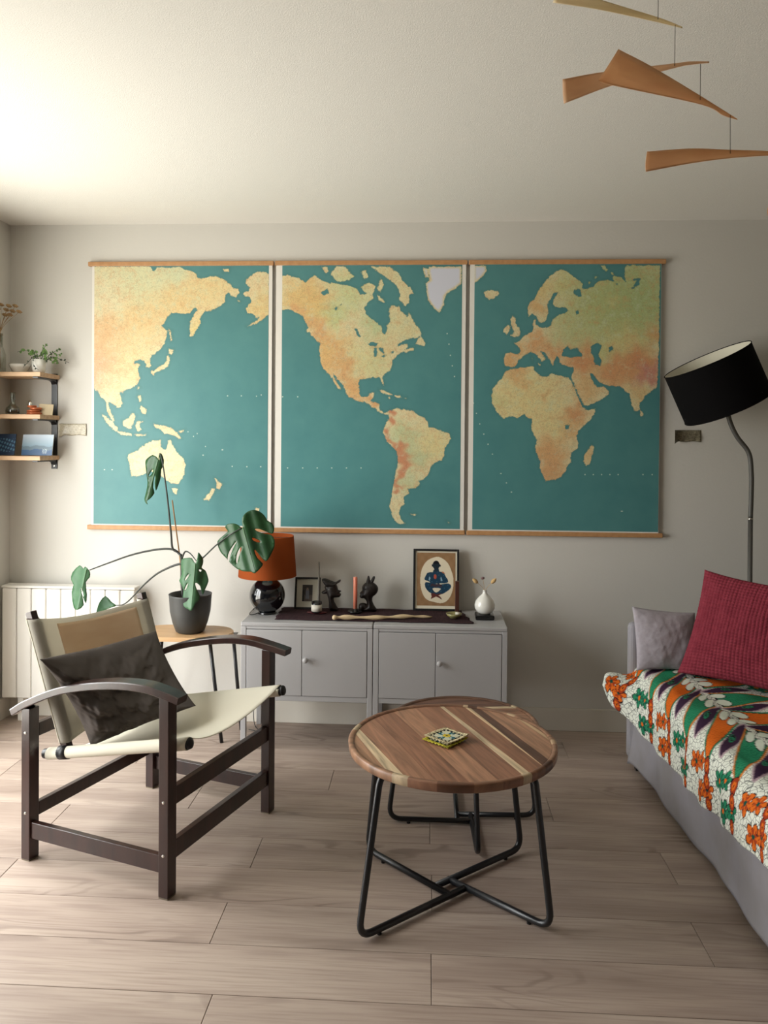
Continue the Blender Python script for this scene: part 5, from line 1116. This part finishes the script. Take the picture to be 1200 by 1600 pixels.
ex = axis.cross(V3((0, 1, 0))).normalized(); ey = axis.cross(ex); m = frame_m(sb, ex, ey, axis); R_, Hh = .196, .238
sh = obj('lamp_shade', lathe([(R_, 0), (R_, Hh)], m=m, seg=72), m_black, t, True)
obj('shade_lining', lathe([(R_-.0015, .001), (R_-.0015, Hh-.001)], m=m, seg=72), m_shadein, sh, True)
obj('shade_rim', join(tube([m @ V3((R_*math.cos(a*math.pi/36), R_*math.sin(a*math.pi/36), Hh)) for a in range(73)], .0022, 6, False), tube([m @ V3((R_*math.cos(a*math.pi/36), R_*math.sin(a*math.pi/36), 0)) for a in range(73)], .0022, 6, False)), m_black, sh, True)
obj('socket', join(tube([m @ V3((0, 0, .02)), m @ V3((0, 0, .085))], .018, 16), *[tube([m @ V3((0, 0, .03)), m @ V3((R_*math.cos(a), R_*math.sin(a), .03))], .0018, 6) for a in (0, 2.09, 4.19)]), m_steel, t, True)
obj('bulb', xf(lathe([(.012, 0), (.014, .02), (.028, .045), (.030, .06), (.022, .08), (.001, .09)], seg=20), m @ Matrix.Translation((0, 0, .085))), m_white, t, True)

# ================================================================== HANGING MOBILE
YM = -2.33
hp = at(1028, 30, Y=YM)
t = thing('hanging_mobile', 'hanging mobile of twisted thin wooden blades on threads below the ceiling', 'mobile', (hp.x, hp.y, H))
m_blade = mat('veneer_blade', (240, 206, 168), .5, noise=((9, 9, 30), (226, 184, 142), .7), trans=.45)
m_blade_lit = mat('lit_veneer_blade', (250, 238, 208), .5, noise=((9, 9, 30), (240, 220, 180), .6), trans=.5)  # topmost blade: the light falling on it is put into this paler colour
def blade(topc, botc, mt, lab=None):
    """two long edges, each a list of (px, py, Y), joined by the thin twisted sheet"""
    a = spline([at(*p[:2], Y=p[2]) for p in topc], 10); b = spline([at(*p[:2], Y=p[2]) for p in botc], 10)
    def fn(u, v):
        i = u*(len(a)-1); k = min(int(i), len(a)-2); w = i-k; p = a[k].lerp(a[k+1], w); j = u*(len(b)-1); k2 = min(int(j), len(b)-2); q_ = b[k2].lerp(b[k2+1], j-k2)
        r = p.lerp(q_, v); n_ = (q_-p).length; return r+V3((0, .12*n_*math.sin(math.pi*v), 0))
    o = obj('blade', grid(40, 8, fn), mt, t, True); solidify(o, .0014)
    if lab: o['label'] = lab
    return o
blade([(872, -22, YM-.05), (940, 0, YM-.02), (1028, 27, YM), (1066, 42, YM+.01)], [(864, 4, YM-.02), (940, 16, YM-.01), (1025, 34, YM), (1066, 44, YM+.01)], m_blade_lit, 'topmost blade, light painted into its tone')
blade([(879, 124, YM+.05), (940, 113, YM+.04), (1054, 99, YM), (1080, 96, YM-.01), (1108, 96, YM-.02)], [(881, 162, YM+.07), (955, 134, YM+.045), (1054, 106, YM), (1080, 101, YM-.01), (1108, 98, YM-.02)], m_blade)
blade([(966, 77, YM-.06), (1020, 105, YM-.04), (1095, 150, YM-.012), (1130, 172, YM), (1152, 186, YM+.01)], [(934, 126, YM-.10), (962, 134, YM-.07), (1095, 163, YM-.012), (1130, 180, YM), (1152, 187, YM+.01)], m_blade)
blade([(1011, 237, YM-.03), (1080, 232, YM-.02), (1141, 234, YM), (1200, 236, YM+.02), (1226, 240, YM+.03)], [(1009, 268, YM-.05), (1080, 255, YM-.02), (1141, 247, YM), (1200, 243, YM+.02), (1226, 242, YM+.03)], m_blade)
o = obj('disc', xf(lathe([(.001, .001), (.028, .001), (.029, 0), (.028, -.001), (.001, -.001)], seg=40), Matrix.Translation(at(1218, 337, Y=YM+.03)) @ Matrix.Rotation(math.radians(72), 4, 'X') @ Matrix.Rotation(math.radians(20), 4, 'Y')), m_blade, t)
def thread(a, b): obj('thread', tube([a, b], .0006, 5), m_string, t)
thread(V3((hp.x, hp.y, H)), hp)
for (x0_, y0_, x1_, y1_, dy) in ((1055, 39, 1054, 103, 0), (1094.5, 98, 1094, 156, -.012), (1141, 180, 1141, 240, 0), (1222, 241, 1222, 322, .03)):
    a = at(x0_, y0_, Y=YM+dy); b = at(x1_, y1_, Y=YM+dy); thread(a, b)
